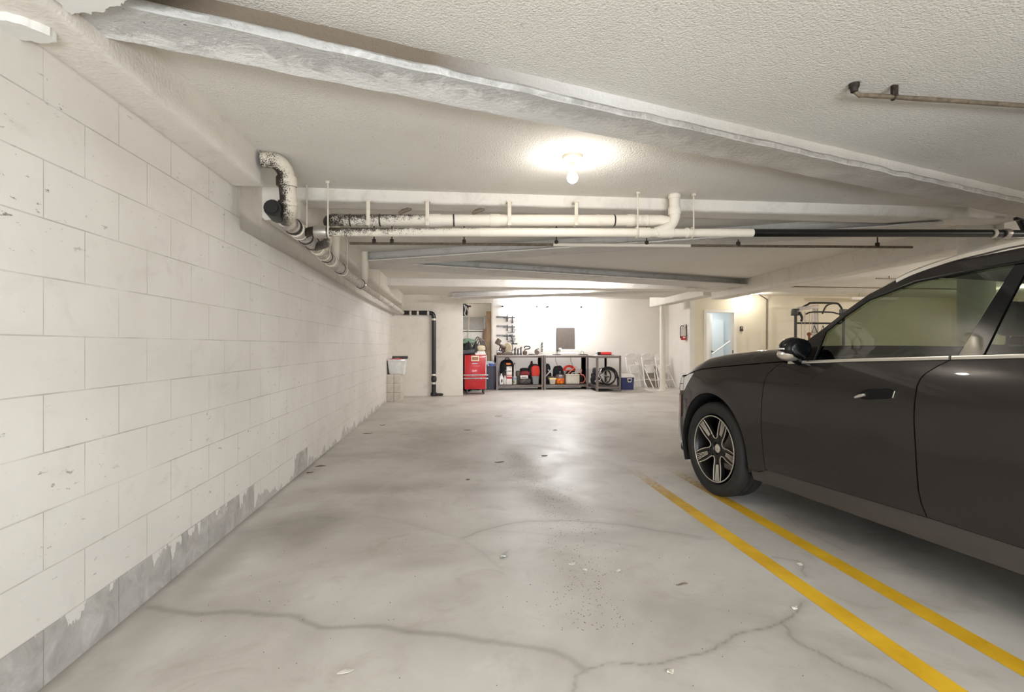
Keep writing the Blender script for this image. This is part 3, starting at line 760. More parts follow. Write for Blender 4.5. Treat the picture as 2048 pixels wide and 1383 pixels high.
for (x, y, rz, lb) in ((2.2, 8.36, .3, 'added fill batten hidden behind the middle slanting beam'), (1.9, 10.22, 0, 'added fill batten hidden behind the flat middle beam')):
    t = thing('tube_light', lb, 'light fixture', (x, y, CZ - .003), rz, 'added fill battens behind the beams')
    g = G(); g.b2((-.63, -.03, -.022), (.63, .03, 0), .004); g.build('housing', M['galv'], t)
    g = G(); g.cyl((-.6, 0, -.034), (.6, 0, -.034), .013, n=10); g.build('tube', M['batten'], t)
tl = thing('tube_light', 'unlit white tube fixture on the ceiling right of the gym rack', 'light fixture', (10.1, 12.2, 2.43))
g = G(); g.b2((-0.02, -0.05, -0.07), (1.3, 0.05, 0.0), 0.01); g.build('housing', M['white'], tl)
for x in (0.2, 1.1):
    g = G(); g.cyl((x, 0, 0), (x + 0.03, 0, 0.11), 0.008, n=6); g.build('hanger', M['galv'], tl)
# ================================================================== the parked car
PSI = R(6.5)
paint = mat('car_paint', (47, 43, 41), 0.22, 0.3, 0.03, 3, coat=0.5, spec=0.15)
M['paint'] = paint
M['carblack'] = mat('gloss_black_trim', (8, 8, 9), 0.06, 0, 0.05)
M['handle'] = mat('handle_recess_black', (6, 6, 7), 0.5, spec=0.25)
M['matte'] = mat('grey_sill_plastic', (66, 62, 60), 0.5, 0, 0.1, 30, 0.1)
M['inner'] = mat('cabin_dark', (20, 19, 19), 0.8)
M['seat'] = mat('seat_leather', (26, 25, 25), 0.55, bump=0.1)
M['satin'] = mat('satin_aluminium', (225, 220, 210), 0.3, 0.85, 0.03)
M['machined'] = mat('machined_alloy', (214, 206, 192), 0.30, 0.7, 0.04)
M['rimblack'] = mat('black_alloy', (24, 22, 20), 0.4, 0.2)
M['tyre'] = mat('tyre_rubber', (30, 28, 26), 0.7, 0, 0.1, 40, 0.25, 120)
M['lens'] = mat('headlamp_lens', (240, 240, 236), 0.2, 0.0, 0.03, coat=0.6)
M['amber'] = mat('red_brown_reflector', (120, 62, 48), 0.25, 0, 0.1, coat=0.7)
def glass_mat():
    k = NT('tinted_window_glass')
    k.fin((0.006, 0.007, 0.006, 1), k.fr(k.noise(2, 2), 0, 1, 0.02, 0.04))
    k.b.inputs['IOR'].default_value = 1.5
    tr = k.n.new('ShaderNodeBsdfTransparent'); tr.inputs[0].default_value = (0.49, 0.54, 0.45, 1)
    gl = k.n.new('ShaderNodeBsdfGlossy'); gl.inputs['Roughness'].default_value = 0.02
    ge = k.n.new('ShaderNodeNewGeometry'); dt = k.n.new('ShaderNodeVectorMath'); dt.operation = 'DOT_PRODUCT'
    k.link(ge.outputs['Normal'], dt.inputs[0]); k.link(ge.outputs['Incoming'], dt.inputs[1])
    gr = k.math('POWER', k.math('SUBTRACT', 1.0, k.math('ABSOLUTE', dt.outputs['Value']), True), 5.0)
    ms = k.n.new('ShaderNodeMixShader')
    k.link(k.math('ADD', k.math('MULTIPLY', gr, 0.9), 0.09, True), ms.inputs[0])
    k.link(tr.outputs[0], ms.inputs[1]); k.link(gl.outputs[0], ms.inputs[2])
    k.link(ms.outputs[0], k.out.inputs['Surface'])
    return k.m
M['glass'] = glass_mat()

def herm(t, k, v):
    if t <= k[0]: return v[0]
    if t >= k[-1]: return v[-1]
    for i in range(len(k) - 1):
        if t <= k[i + 1]: break
    h = k[i + 1] - k[i]; u = (t - k[i]) / h
    def sl(j):
        if j == 0: return (v[1] - v[0]) / (k[1] - k[0])
        if j == len(k) - 1: return (v[-1] - v[-2]) / (k[-1] - k[-2])
        a = (v[j] - v[j - 1]) / (k[j] - k[j - 1]); b = (v[j + 1] - v[j]) / (k[j + 1] - k[j])
        return 0 if a * b <= 0 else 2 * a * b / (a + b)
    m0, m1 = sl(i) * h, sl(i + 1) * h
    return v[i] * (2 * u**3 - 3 * u**2 + 1) + m0 * (u**3 - 2 * u**2 + u) + v[i + 1] * (-2 * u**3 + 3 * u**2) + m1 * (u**3 - u**2)
PS = [-.60, -.45, -.3, -.15, 0, 0.6, 2.9, 3.4, 3.7, 3.88]
PV = [.880, .915, .934, .945, .951, .953, .955, .94, .90, .80]
VZ = [.18, .28, .37, .45, .55, .66, .78, .90, .98, 1.05, 1.12, 1.35, 1.55, 1.64]
VV = [-.07, -.032, -.014, -.006, .0, .004, .002, -.010, -.030, -.052, -.086, -.17, -.262, -.315]
def nf(s, z):
    n = herm(s, PS, PV) + herm(z, VZ, VV)
    for c in (0.0, 2.865):
        d = math.hypot(s - c, z - .375)
        if z < 1.0: n += 0.012 * math.exp(-((d - .445) / .055) ** 2)
    return n
CAR = thing('car', 'dark grey SUV parked at the right with its front wheel on the yellow line', 'car', (2.955, 3.987, 0), -(PI / 2 - PSI))

def panel(name, outline, m, sg=1, off=0.0, lip=0.016, ds=0.06, dz=0.045, parent=CAR, ang=28):
    """body panel: outline in (length, height), curved onto the body side; sg=1 is the left side"""
    bm = bmesh.new()
    vs = [bm.verts.new((a, 0, b)) for a, b in outline]
    bm.faces.new(vs)
    ss = [a for a, b in outline]; zs = [b for a, b in outline]
    t = math.floor(min(ss) / ds) * ds
    while t < max(ss):
        bmesh.ops.bisect_plane(bm, geom=bm.verts[:] + bm.edges[:] + bm.faces[:], plane_co=(t, 0, 0), plane_no=(1, 0, 0), dist=1e-5); t += ds
    t = math.floor(min(zs) / dz) * dz
    while t < max(zs):
        bmesh.ops.bisect_plane(bm, geom=bm.verts[:] + bm.edges[:] + bm.faces[:], plane_co=(0, 0, t), plane_no=(0, 0, 1), dist=1e-5); t += dz
    for v in bm.verts:
        v.co.y = -sg * (nf(v.co.x, v.co.z) + off)
    for fc in bm.faces:
        fc.normal_update()
        if fc.normal.y * sg > 0: fc.normal_flip()
    if lip:
        be = [e for e in bm.edges if e.is_boundary]
        r = bmesh.ops.extrude_edge_only(bm, edges=be)
        for v in r['geom']:
            if isinstance(v, bmesh.types.BMVert): v.co.y += sg * lip
    me = bpy.data.meshes.new(name); bm.to_mesh(me); bm.free()
    me.shade_smooth(); me.set_sharp_from_angle(angle=R(ang))
    me.materials.append(m)
    o = bpy.data.objects.new(name, me); COL.objects.link(o); o.parent = parent
    return o
def arc(c, r, a0, a1, n=34):
    return [(c + r * math.cos(R(a0 + (a1 - a0) * i / n)), .375 + r * math.sin(R(a0 + (a1 - a0) * i / n))) for i in range(n + 1)]
GF = [(.595, .345), (.590, .48), (.583, .61), (.586, .80), (.588, .875), (.588, .945), (.60, .985), (.66, 1.04), (.715, 1.07)]
GR = [(1.686, .372), (1.664, .43), (1.652, .495), (1.648, .60), (1.645, .68), (1.638, .775), (1.633, .826), (1.627, .928), (1.624, .984), (1.632, 1.02), (1.648, 1.044), (1.70, 1.087), (1.740, 1.113)]
HOODL = [(.72, 1.076), (.364, 1.044), (.03, 1.012), (-.18, .988), (-.316, .958), (-.45, .915)]
belt = lambda s: herm(s, [.7, .95, 1.2, 1.735, 2.02, 2.9, 3.5], [1.058, 1.072, 1.087, 1.113, 1.127, 1.16, 1.17])
for sg in (1, -1):
    fen = [(-.45, .24)] + arc(0, .432, 198, -10) + [(.50, .305), (.590 - .004, .335)] + [(a - .007, b) for a, b in GF] + [(a, b - .004) for a, b in HOODL]
    panel('front_fender', fen, M['paint'], sg)
    door = list(GF) + [(s, belt(s)) for s in (.76, .85, .95, 1.1, 1.25, 1.4, 1.55, 1.68)] + list(reversed([(a - .003, b) for a, b in GR]))
    fd = panel('front_door', door, M['paint'], sg)
    rd = [(a + .005, b) for a, b in GR] + [(s, belt(s)) for s in (1.8, 1.95, 2.1, 2.3, 2.5, 2.7, 2.85)] + [(2.80, 1.0), (2.70, .90)] + arc(2.865, .50, 112, 184, 14) + [(2.34, .372)]
    rdo = panel('rear_door', rd, M['paint'], sg)
    q = [(2.86, belt(2.86)), (3.1, 1.168), (3.5, 1.16), (3.72, 1.06), (3.78, .8), (3.74, .45), (3.5, .33)] + arc(2.865, .432, -10, 190)[:-1] + [(2.40, .372), (2.352, .372)] + list(reversed([(a, b) for a, b in arc(2.865, .492, 112, 184, 14)])) + [(2.706, .896), (2.806, 1.0)]
    q = [(2.865, belt(2.865)), (3.1, 1.168), (3.5, 1.16), (3.72, 1.06), (3.78, .8), (3.74, .45), (3.5, .33)] + arc(2.865, .432, -10, 182) + list(reversed(arc(2.865, .494, 112, 182, 14))) + [(2.708, .896), (2.808, 1.0)]
    panel('rear_fender', q, M['paint'], sg)
    panel('sill', [(.44, .235), (2.42, .255), (2.42, .366), (1.68, .366), (.60, .340), (.50, .300), (.44, .30)], M['matte'], sg, -0.012)
    # greenhouse
    out = [(.735, 1.078), (.861, 1.222), (.955, 1.289), (1.09, 1.400), (1.189, 1.474), (1.347, 1.545), (1.43, 1.568), (1.612, 1.598), (1.878, 1.615), (2.3, 1.62), (2.9, 1.60), (3.4, 1.53), (3.72, 1.2)]
    inn = [(3.42, 1.19), (3.2, 1.42), (2.9, 1.535), (2.3, 1.556), (1.95, 1.552), (1.732, 1.543), (1.451, 1.520), (1.207, 1.446), (1.08, 1.360), (.967, 1.262), (.948, 1.078)]
    panel('side_frame', out + inn, M['paint'], sg)
    edge = [(.955, 1.08), (.972, 1.262), (1.082, 1.356), (1.210, 1.442), (1.452, 1.515), (1.732, 1.538), (1.95, 1.547), (2.3, 1.551), (2.9, 1.530), (3.19, 1.418), (3.40, 1.19)]
    g = G(); g.tube([(a, -sg * (nf(a, b) + 0.001), b) for a, b in edge], 0.007, 6); g.build('window_seal', M['carblack'], CAR)
    fg = [(.956, belt(.956) + .008)] + [(.967, 1.259), (1.085, 1.357), (1.208, 1.443), (1.451, 1.517), (1.732, 1.540), (1.876, 1.545), (1.861, 1.471), (1.816, 1.312), (1.757, belt(1.757) + .01)]
    w = panel('front_window', fg, M['glass'], sg, -0.008, 0)
    bp = [(1.763, belt(1.76) + .006), (1.822, 1.312), (1.867, 1.471), (1.882, 1.546), (1.943, 1.548), (1.931, 1.479), (1.906, 1.333), (1.866, belt(1.87) + .006)]
    panel('b_pillar', bp, M['carblack'], sg, -0.002)
    rg = [(1.872, belt(1.87) + .008), (1.912, 1.333), (1.937, 1.479), (1.949, 1.548), (2.3, 1.553), (2.9, 1.532), (3.19, 1.42), (3.40, 1.19), (2.9, belt(2.9) + .012)]
    panel('rear_window', rg, M['glass'], sg, -0.008, 0)
    for a, b in ((.76, 1.735), (1.747, 3.3)):
        g = G(); n = 16; rr = []
        for i in range(n + 1):
            s = a + (b - a) * i / n; z = belt(s)
            rr.append([(s, -sg * (nf(s, z) + d), z + h) for d, h in ((-.006, -.001), (.006, .001), (.007, .009), (.004, .017), (-.006, .018))])
        g.rings(rr); g.build('belt_trim', M['satin'], fd if a < 1 else rdo)
    # handles
    for s0, dr in ((1.32, fd), (2.36, rdo)):
        g = G(); prof = []
        for i in range(13):
            u = i / 12; s = s0 + .205 * u; z = .912 + .025 * u
            hh = .027 * min(1, (1 - abs(2 * u - 1) ** 6)) + .003
            prof.append([(s, -sg * (nf(s, z) + d), z + h * hh) for d, h in ((-.004, -1), (.006, -.8), (.009, 0), (.006, .9), (-.004, 1))])
        g.rings(prof); hd = g.build('door_handle', M['handle'], dr)
        g = G(); g.tube([(s0 - .012, -sg * (nf(s0, .905) + .008), .900), (s0 + .02, -sg * (nf(s0, .91) + .013), .911), (s0 + .048, -sg * (nf(s0, .915) + .012), .919)], [.006, .0095, .007], 8); g.build('handle_tip', M['satin'], hd)
        g = G(); g.tube([(s0 + .198, -sg * (nf(s0 + .2, .93) + .006), .917), (s0 + .208, -sg * (nf(s0 + .2, .94) + .007), .952)], .0028, 6); g.build('handle_edge', M['satin'], hd)
    # mirror
    g = G(); cn = .955
    g.ball((0, 0, 0), (.085, .092, .072), 20, 12)
    for v in g.bm.verts:
        if v.co.x > 0.02: v.co.x = 0.02 + (v.co.x - 0.02) * 0.75
        v.co += Vector((.872, -sg * (cn), 1.160))
    mh = g.build('mirror_housing', M['carblack'], CAR, 60)
    g = G(); g.ball((.930, -sg * (cn - .002), 1.160), (.016, .076, .062), 20, 10); g.build('mirror_glass', mat('mirror_dark', (6, 7, 8), 0.25, 0.0, 0.02, spec=0.2) if 'mg' not in M else M['mg'], mh)
    g = G(); g.ball((.858, -sg * (cn + .014), 1.125), (.070, .084, .042), 16, 8); g.build('mirror_cap', M['satin'], mh)
    g = G(); g.tube([(.815, -sg * (cn + .070), 1.160), (.85, -sg * (cn + .091), 1.160), (.895, -sg * (cn + .091), 1.160)], .005, 6); g.build('turn_signal', M['lens'], mh)
    g = G(); g.tube([(.84, -sg * .86, 1.075), (.85, -sg * .90, 1.085), (.86, -sg * .94, 1.105)], [.035, .028, .03], 10); g.build('mirror_foot', M['carblack'], mh)
    # roof rail
    rl = [(1.335, 1.537), (1.40, 1.566), (1.50, 1.594), (1.612, 1.615), (1.74, 1.628), (1.90, 1.640), (2.4, 1.648), (3.0, 1.625), (3.4, 1.56)]
    g = G(); g.rings([[(a, -sg * (nf(a, min(b, 1.6)) + d), b + h) for d, h in ((-.018, -.016), (.010, -.014), (.012, .004), (.0, .016), (-.018, .014))] for a, b in crom([(a, b, 0) for a, b in rl], 4) for b, a in ((b, a),)] if False else [[(p.x, -sg * (nf(p.x, min(p.y, 1.6)) + d), p.y + h) for d, h in ((-.018, -.016), (.010, -.014), (.012, .004), (.0, .014), (-.018, .012))] for p in crom([(a, b, 0) for a, b in rl], 4)])
    g.build('roof_rail', M['satin'], CAR)
    # wheel arch liner
    for c in (0.0, 2.865):
        g = G(); g.rings([[(c + .436 * math.cos(R(t)), -sg * y, .375 + .436 * math.sin(R(t))) for t in range(-12, 205, 12)] for y in (.935, .60)], closed=False)
        g.f([g.v((c + .436 * math.cos(R(t)), -sg * .60, .375 + .436 * math.sin(R(t)))) for t in range(-12, 205, 12)])
        g.build('wheel_liner', M['inner'], CAR)
    # backing behind the shut lines
    g = G(); n = 30
    for zz in range(7):
        z0, z1 = .30 + .11 * zz, .30 + .11 * (zz + 1)
        g.rings([[(.46 + 1.92 * i / n, -sg * (nf(.46 + 1.92 * i / n, z) - .022), z) for z in (z0, min(z1, 1.06))] for i in range(n + 1)], closed=False)
    g.build('door_backing', M['inner'], CAR)
    panel('headlamp', [(-.30, .947), (-.36, .938), (-.448, .905), (-.448, .79), (-.425, .80), (-.375, .86), (-.33, .91)], M['lens'], sg, .004, .006)
M['mg'] = bpy.data.materials['mirror_dark']

def nose_pt(th, z, off=0.0):
    L = herm(z, [.20, .30, .45, .70, .82, .92], [.33, .38, .41, .40, .38, .33])
    n0 = nf(-.45, z)
    c, s = math.cos(th), math.sin(th)
    ex = 0.95
    p = Vector((-.45 - L * s ** ex, -(n0) * math.copysign(abs(c) ** ex, c), z))
    nn = Vector((-s / max(L, .1), -c / n0, 0)).normalized()
    return p + nn * off
g = G()
zs = [.20, .24, .30, .38, .46, .54, .62, .70, .78, .84, .88, .915]
g.rings([[nose_pt(PI * i / 48, z) for i in range(49)] for z in zs], closed=False)
bp = g.build('front_bumper', M['paint'], CAR, 60)
g = G(); g.rings([[nose_pt(PI * i / 48, z, -.02 + .018 * (z < .2)) for i in range(49)] for z in (.17, .20)], closed=False); g.build('bumper_lip', M['satin'], bp)
for m_ in (1, -1):
    def np2(th, z, o):
        p = nose_pt(th, z, o); p.y *= m_; return p
    g = G(); g.rings([[np2(R(0 + 56 * i / 12), .79 + .115 * j / 5 - .02 * (i / 12) , .006) for i in range(13)] for j in range(6)], closed=False); g.build('headlamp', M['lens'], bp, 60)
    g = G(); g.rings([[np2(R(0 + 58 * i / 12), .845 - .02 * i / 12 + .006 * j, .009) for i in range(13)] for j in range(2)], closed=False); g.build('headlamp_bar', M['carblack'], bp, 60)
    g = G(); g.rings([[np2(R(3 + 20 * i / 6), .56 + .19 * j / 4, .004) for i in range(7)] for j in range(5)], closed=False); g.build('side_reflector', M['amber'], bp, 60)
    g = G(); g.rings([[np2(R(20 + 9 * i / 4), .28 + .27 * j / 4, .004 + .008 * math.sin(PI * i / 4)) for i in range(5)] for j in range(5)], closed=False); g.build('bumper_trim', M['lens'], bp, 60)
# hood
hc = [(.34, 1.168), (.10, 1.152), (-.2, 1.122), (-.40, 1.088), (-.58, 1.03), (-.776, .918)]
def hood_ring(i0, i1, t):
    a = Vector(HOODL[i0]).lerp(Vector(HOODL[i1]), t); c = Vector(hc[i0]).lerp(Vector(hc[i1]), t)
    n = nf(a.x, a.y - .004) - .004; out = []
    for j in range(49):
        u = math.sin(PI / 2 * (-1 + 2 * j / 48)); w = 1 - abs(u) ** 2.4; wz = 0.86 * (1 - abs(u) ** 17) + 0.14 * (1 - u * u)
        out.append((a.x + (c.x - a.x) * w, n * u, a.y + .003 + (c.y - a.y) * wz))
    return out
g = G(); rr = []
for i in range(5):
    for q_ in range(4): rr.append(hood_ring(i, i + 1, q_ / 4))
rr.append(hood_ring(4, 5, 1.0)); g.rings(rr, closed=False); g.build('hood', M['paint'], CAR, 60)
g = G(); a0 = hood_ring(0, 1, 0)
g.rings([a0, [(x + .06, y * .99, z - .02) for x, y, z in a0], [(x + .16, y * .97, z + .01) for x, y, z in a0]], closed=False); g.build('cowl', M['carblack'], CAR, 60)
# windscreen and roof
Al = [(.735, 1.08), (.861, 1.222), (.955, 1.289), (1.09, 1.400), (1.189, 1.474), (1.30, 1.525)]
Ac = [(.42, 1.150), (.55, 1.215), (.66, 1.305), (.79, 1.42), (.90, 1.515), (1.02, 1.610)]
def span(a, c, k=21, e=2.0, ez=2.2):
    n = nf(a[0], a[1]) - .004; out = []
    for j in range(k):
        u = -1 + 2 * j / (k - 1)
        out.append((a[0] + (c[0] - a[0]) * (1 - abs(u) ** e), n * u, a[1] + (c[1] - a[1]) * (1 - abs(u) ** ez)))
    return out
g = G(); g.rings([span(a, c) for a, c in zip(Al, Ac)], closed=False); g.build('windscreen', M['glass'], CAR, 60)
Re = [(1.30, 1.525), (1.38, 1.553), (1.5, 1.580), (1.612, 1.596), (1.878, 1.613), (2.3, 1.618), (2.9, 1.598), (3.4, 1.528)]
Rc = [(1.02, 1.610), (1.16, 1.635), (1.36, 1.655), (1.56, 1.668), (1.878, 1.676), (2.3, 1.676), (2.95, 1.645), (3.6, 1.575)]
g = G(); g.rings([span(a, c) for a, c in zip(Re, Rc)], closed=False); g.build('roof', M['paint'], CAR, 60)
g = G(); g.rings([span((3.42, 1.52), (3.62, 1.565)), span((3.72, 1.16), (3.95, 1.18))], closed=False); g.build('rear_window', M['glass'], CAR, 60)
g = G(); g.rings([span((3.74, z), (3.90, z)) for z in (.35, .5, .8, 1.0, 1.16)], closed=False); g.build('tailgate', M['paint'], CAR, 60)
# floor pan and cabin
g = G(); g.b2((-.70, -.80, .22), (3.6, .80, .30), .02); g.b2((.46, -.84, .26), (2.4, .84, .36), .02); g.build('underbody', M['inner'], CAR)
g = G(); g.b2((-.6, -.58, .30), (.45, .58, .80), .05); g.build('engine_block', M['inner'], CAR)
g = G(); g.rings([[(.72 + .28 * t, y, 1.06 - .28 * t * t) for y in (-.78, -.4, 0, .4, .78)] for t in (0, .3, .6, .8, 1.0)], closed=False); g.b2((.60, -.79, .40), (.98, .79, .78), .03); g.blob((.86, -.38, 1.06), (.14, .2, .06), 0.05); g.build('dashboard', M['inner'], CAR)
def seat(x, y, w=.5):
    g = G(); g.box((x, y, .56), (.52, w, .16), .05); g.box((x + .30, y, .88), (.16, w, .62), .06, (0, .28, 0)); g.build('seat', M['seat'], CAR, 60)
    g = G(); g.box((x + .42, y, 1.31), (.10, .26, .17), .04, (0, .2, 0)); g.cyl((x + .40, y - .06, 1.15), (x + .41, y - .06, 1.26), .008); g.cyl((x + .40, y + .06, 1.15), (x + .41, y + .06, 1.26), .008); g.build('headrest', M['seat'], CAR, 60)
seat(1.28, -.38); seat(1.28, .38); seat(2.25, -.40, .6); seat(2.25, .40, .6)
g = G(); g.tube([(1.09 + .06 * math.sin(a), -.38 + .18 * math.cos(a), .98 + .175 * math.sin(a)) for a in np.linspace(0, 2 * PI, 29)[:-1]], .016, 8, loop=True); g.ball((1.085, -.38, .98), (.02, .06, .05)); g.cyl((1.08, -.38, .98), (.9, -.38, .92), .03); g.box((1.085, -.38, .98), (.015, .34, .03), .005); g.build('steering_wheel', M['inner'], CAR)

# wheels
def wheel(s, sg):
    w = bpy.data.objects.new('wheel', None); COL.objects.link(w); w.parent = CAR; w.location = (s, 0, .369)
    Y = lambda y: -sg * y
    pf = [(.268, .915), (.285, .936), (.305, .944), (.335, .943), (.355, .930), (.366, .905), (.368, .88), (.368, .86), (.360, .857), (.360, .850), (.368, .847), (.368, .81), (.360, .807), (.360, .80), (.368, .797), (.368, .755), (.362, .725), (.345, .705), (.30, .695), (.262, .70)]
    g = G(); g.lathe([(r, Y(y)) for r, y in pf], 56, axis='Y', caps=(False, False)); g.build('tyre', M['tyre'], w, 40)
    g = G(); g.lathe([(r, Y(y)) for r, y in [(.264, .925), (.258, .930), (.252, .925), (.244, .90), (.236, .84), (.232, .74), (.03, .735)]], 56, axis='Y', caps=(False, True)); g.build('rim', M['rimblack'], w, 40)
    g = G(); g.tube([(.2565 * math.cos(a), Y(.930), .2565 * math.sin(a)) for a in np.linspace(0, 2 * PI, 73)[:-1]], .0042, 6, loop=True)
    g.build('rim_edge', M['machined'], w)
    g = G(); g.lathe([(r, Y(y)) for r, y in [(.17, .80), (.17, .78), (.05, .775), (.05, .80)]], 40, axis='Y'); g.build('brake_disc', M['galv'], w)
    sp_ = G(); ed = G()
    yf = lambda r: .918 - .030 * (1 - r / .25) ** 1.0
    def P(r, a, d=0.0): return (r * math.cos(a), Y(yf(r) + d), r * math.sin(a))
    for k in range(5):
        a0 = R(90 + 8 + 72 * k)
        for sd in (-1, 1):
            # spoke arm between the U opening and the next bar pair
            ar = [(.05, 22), (.09, 19), (.14, 19.5), (.20, 23), (.25, 26)]
            br = [(.05, 36), (.09, 31), (.14, 27), (.20, 28), (.25, 30)]
            ring = []
            for (r1, d1), (r2, d2) in zip(ar, br):
                p, q = a0 + sd * R(d1), a0 + sd * R(d2)
                A, B = Vector(P(r1, p)), Vector(P(r2, q))
                ring.append([A, B, B + Vector((0, sg * .035, 0)), A + Vector((0, sg * .035, 0))])
            sp_.rings(ring)
            # centre bar of the spoke pair
            ring = []
            for r_ in (.05, .12, .19, .25):
                p, q = a0 + sd * R(31.5), a0 + sd * R(36)
                A, B = Vector(P(r_, p, -.002)), Vector(P(r_, q, -.002))
                ring.append([A, B, B + Vector((0, sg * .03, 0)), A + Vector((0, sg * .03, 0))])
            sp_.rings(ring)
        # bright machined edges: U outline, and two bars on the spoke
        u = [(.252, -26), (.20, -22.5), (.15, -19), (.115, -17), (.088, -12), (.078, 0), (.088, 12), (.115, 17), (.15, 19), (.20, 22.5), (.252, 26)]
        ed.tube(crom([P(r, a0 + R(d), .002) for r, d in u], 4), .0042, 6, sx=1.0)
        for dd in (-31, -34.2, 31, 34.2):
            ed.tube([P(.125, a0 + R(dd), .002), P(.19, a0 + R(dd), .002), P(.252, a0 + R(dd), .002)], .0032, 6)
    sp_.lathe([(r, Y(y)) for r, y in [(.085, .882), (.075, .895), (.05, .897), (.045, .885), (.0, .884)]], 30, axis='Y')
    sp_.build('spokes', M['rimblack'], w); ed.build('spoke_edges', M['machined'], w)
    g = G(); g.lathe([(.034, Y(.884)), (.034, Y(.893)), (.028, Y(.897)), (0, Y(.898))], 24, axis='Y'); g.build('hub_cap', M['satin'], w)
for s in (0.0, 2.865):
    for sg in (1, -1): wheel(s, sg)
# ================================================================== the workshop end
def mk(name, c, rough=0.5, **kw):
    if name not in M: M[name] = mat(name, c, rough, **kw)
    return M[name]
STEEL = mk('bench_steel', (118, 108, 104), 0.42, metal=0.35)
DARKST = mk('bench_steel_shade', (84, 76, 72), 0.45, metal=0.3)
BOARD = mk('bench_board', (196, 188, 180), 0.6)
RED = mk('red_enamel', (178, 14, 24), 0.4, coat=0.2)
CLR = mk('clear_plastic', (214, 214, 210), 0.25, coat=0.3)
CMU = mk('grey_block', (196, 188, 176), 0.9, bump=0.5, bscale=70)
BLK = mk('black_fabric', (26, 26, 30), 0.8, bump=0.3, bscale=60)
NAVY = mk('navy_plastic', (38, 48, 100), 0.35, coat=0.3)
DGREY = mk('dark_grey_plastic', (58, 58, 64), 0.45)
GREY = mk('grey_plastic', (124, 126, 128), 0.45)
WHT = mk('white_plastic', (236, 234, 228), 0.35)
ORG = mk('orange_plastic', (240, 128, 30), 0.4)
REDF = mk('red_fabric', (224, 62, 44), 0.6, bump=0.3)
TAN = mk('tan_plastic', (206, 200, 184), 0.5)
SILV = mk('bright_steel', (206, 204, 204), 0.25, metal=0.85)
WOOD = mk('plank_wood', (168, 142, 112), 0.7, scale=6, var=0.2)
WOODD = mk('dark_plank', (112, 84, 66), 0.7, scale=6, var=0.2)
OLIVE = mk('olive_plastic', (92, 90, 78), 0.45)
YEL = mk('pale_yellow_lid', (250, 230, 160), 0.5)
BLUE = mk('blue_film', (70, 96, 168), 0.3)
GREEN = mk('faded_green', (120, 148, 128), 0.6)
BROWN = mk('tool_brown', (96, 80, 70), 0.5, metal=0.2)
def one(g, name, m, label, cat, group=None, loc=(0, 0, 0), rz=0, ang=35):
    o = g.build(name, m, None, ang); o.location = loc; o.rotation_euler = (0, 0, rz)
    return tag(o, label, cat, group)

# --- cinder blocks and the bin standing on them
def cblock(label, loc, rz=0.0):
    g = G()
    w, d, h = 0.145, 0.30, 0.19
    g.b2((0, 0, 0), (w, 0.03, h), 0.004); g.b2((0, d - 0.03, 0), (w, d, h), 0.004); g.b2((0.02, d / 2 - 0.015, 0.002), (w - 0.02, d / 2 + 0.015, h - 0.002))
    g.b2((0.001, 0.02, 0.001), (0.03, d - 0.02, h - 0.001)); g.b2((w - 0.03, 0.02, 0.001), (w - 0.001, d - 0.02, h - 0.001))
    return one(g, 'cinder_block', CMU, label, 'block', 'cinder blocks stacked in the left corner', loc, rz)
names = [['bottom', 'middle', 'top'], ['wall side', 'open side'], ['front', 'rear']]
for k in range(3):
    for i in range(2):
        for j in range(2):
            cblock('grey cinder block in the %s layer of the stack, %s, %s' % (names[0][k], names[1][i], names[2][j]), (-1.408 + 0.149 * i, 11.18 + 0.305 * j, 0.193 * k))
bn = thing('storage_bin', 'clear grey storage bin with red contents on the cinder block stack', 'bin', (-1.18, 11.42, 0.580))
g = G(); lo, hi_ = (0.155, 0.20), (0.205, 0.26)
def rr(hx, hy, z, r=0.03, k=5):
    out = []
    for cx, cy, a in ((hx - r, hy - r, 0), (-hx + r, hy - r, 90), (-hx + r, -hy + r, 180), (hx - r, -hy + r, 270)):
        for q in range(k): out.append((cx + r * math.cos(R(a + 90 * q / (k - 1))), cy + r * math.sin(R(a + 90 * q / (k - 1))), z))
    return out
g.rings([rr(.155, .20, 0), rr(.175, .225, .14), rr(.192, .245, .285), rr(.207, .26, .29), rr(.207, .26, .315), rr(.188, .24, .315), rr(.15, .195, .012)]); g.build('tub', CLR, bn)
g = G(); g.blob((-0.02, -0.03, 0.275), (0.165, 0.20, 0.06), 0.25, 8, 4); g.build('red_contents', RED, bn)
g = G(); g.box((0.03, 0.16, 0.35), (0.34, 0.12, 0.02), 0.006, (0.35, 0, 0)); g.build('black_lid', DGREY, bn)
bn.location = (-1.20, 11.42, 0.578)

# --- red tool chest
tc = thing('tool_chest', 'tall red steel tool chest on casters with two chrome bars', 'tool chest', (0.525, 12.86, 0))
g = G(); g.b2((-.255, -.27, .13), (.255, .27, .955), 0.012); g.build('body', RED, tc)
g = G(); g.b2((-.268, -.285, .385), (.268, .285, .47), 0.004); g.build('drawer_band', RED, tc)
for z in (.395, .475):
    g = G(); g.tube([(-.29, -.29, z), (.31, -.29, z)], .018, 10); g.build('chrome_bar', SILV, tc)
for x in (-.255, .255):
    g = G(); g.b2((x - .008, -.282, .13), (x + .008, -.268, .955), .002); g.build('corner_edge', SILV if x > 0 else RED, tc)
for x in (-.20, .20):
    for y in (-.20, .20):
        g = G(); g.lathe([(.0, -.02), (.05, -.018), (.056, 0), (.05, .018), (0, .02)], 18, (x, y, .057), 'X'); g.box((x, y, .115), (.06, .07, .035), .006); g.build('caster', DGREY, tc)
g = G(); g.b2((-.10, -.278, .81), (.085, -.2705, .94), .001); pic = g.build('photo_card', mk('card_cream', (232, 222, 196), .6), tc)
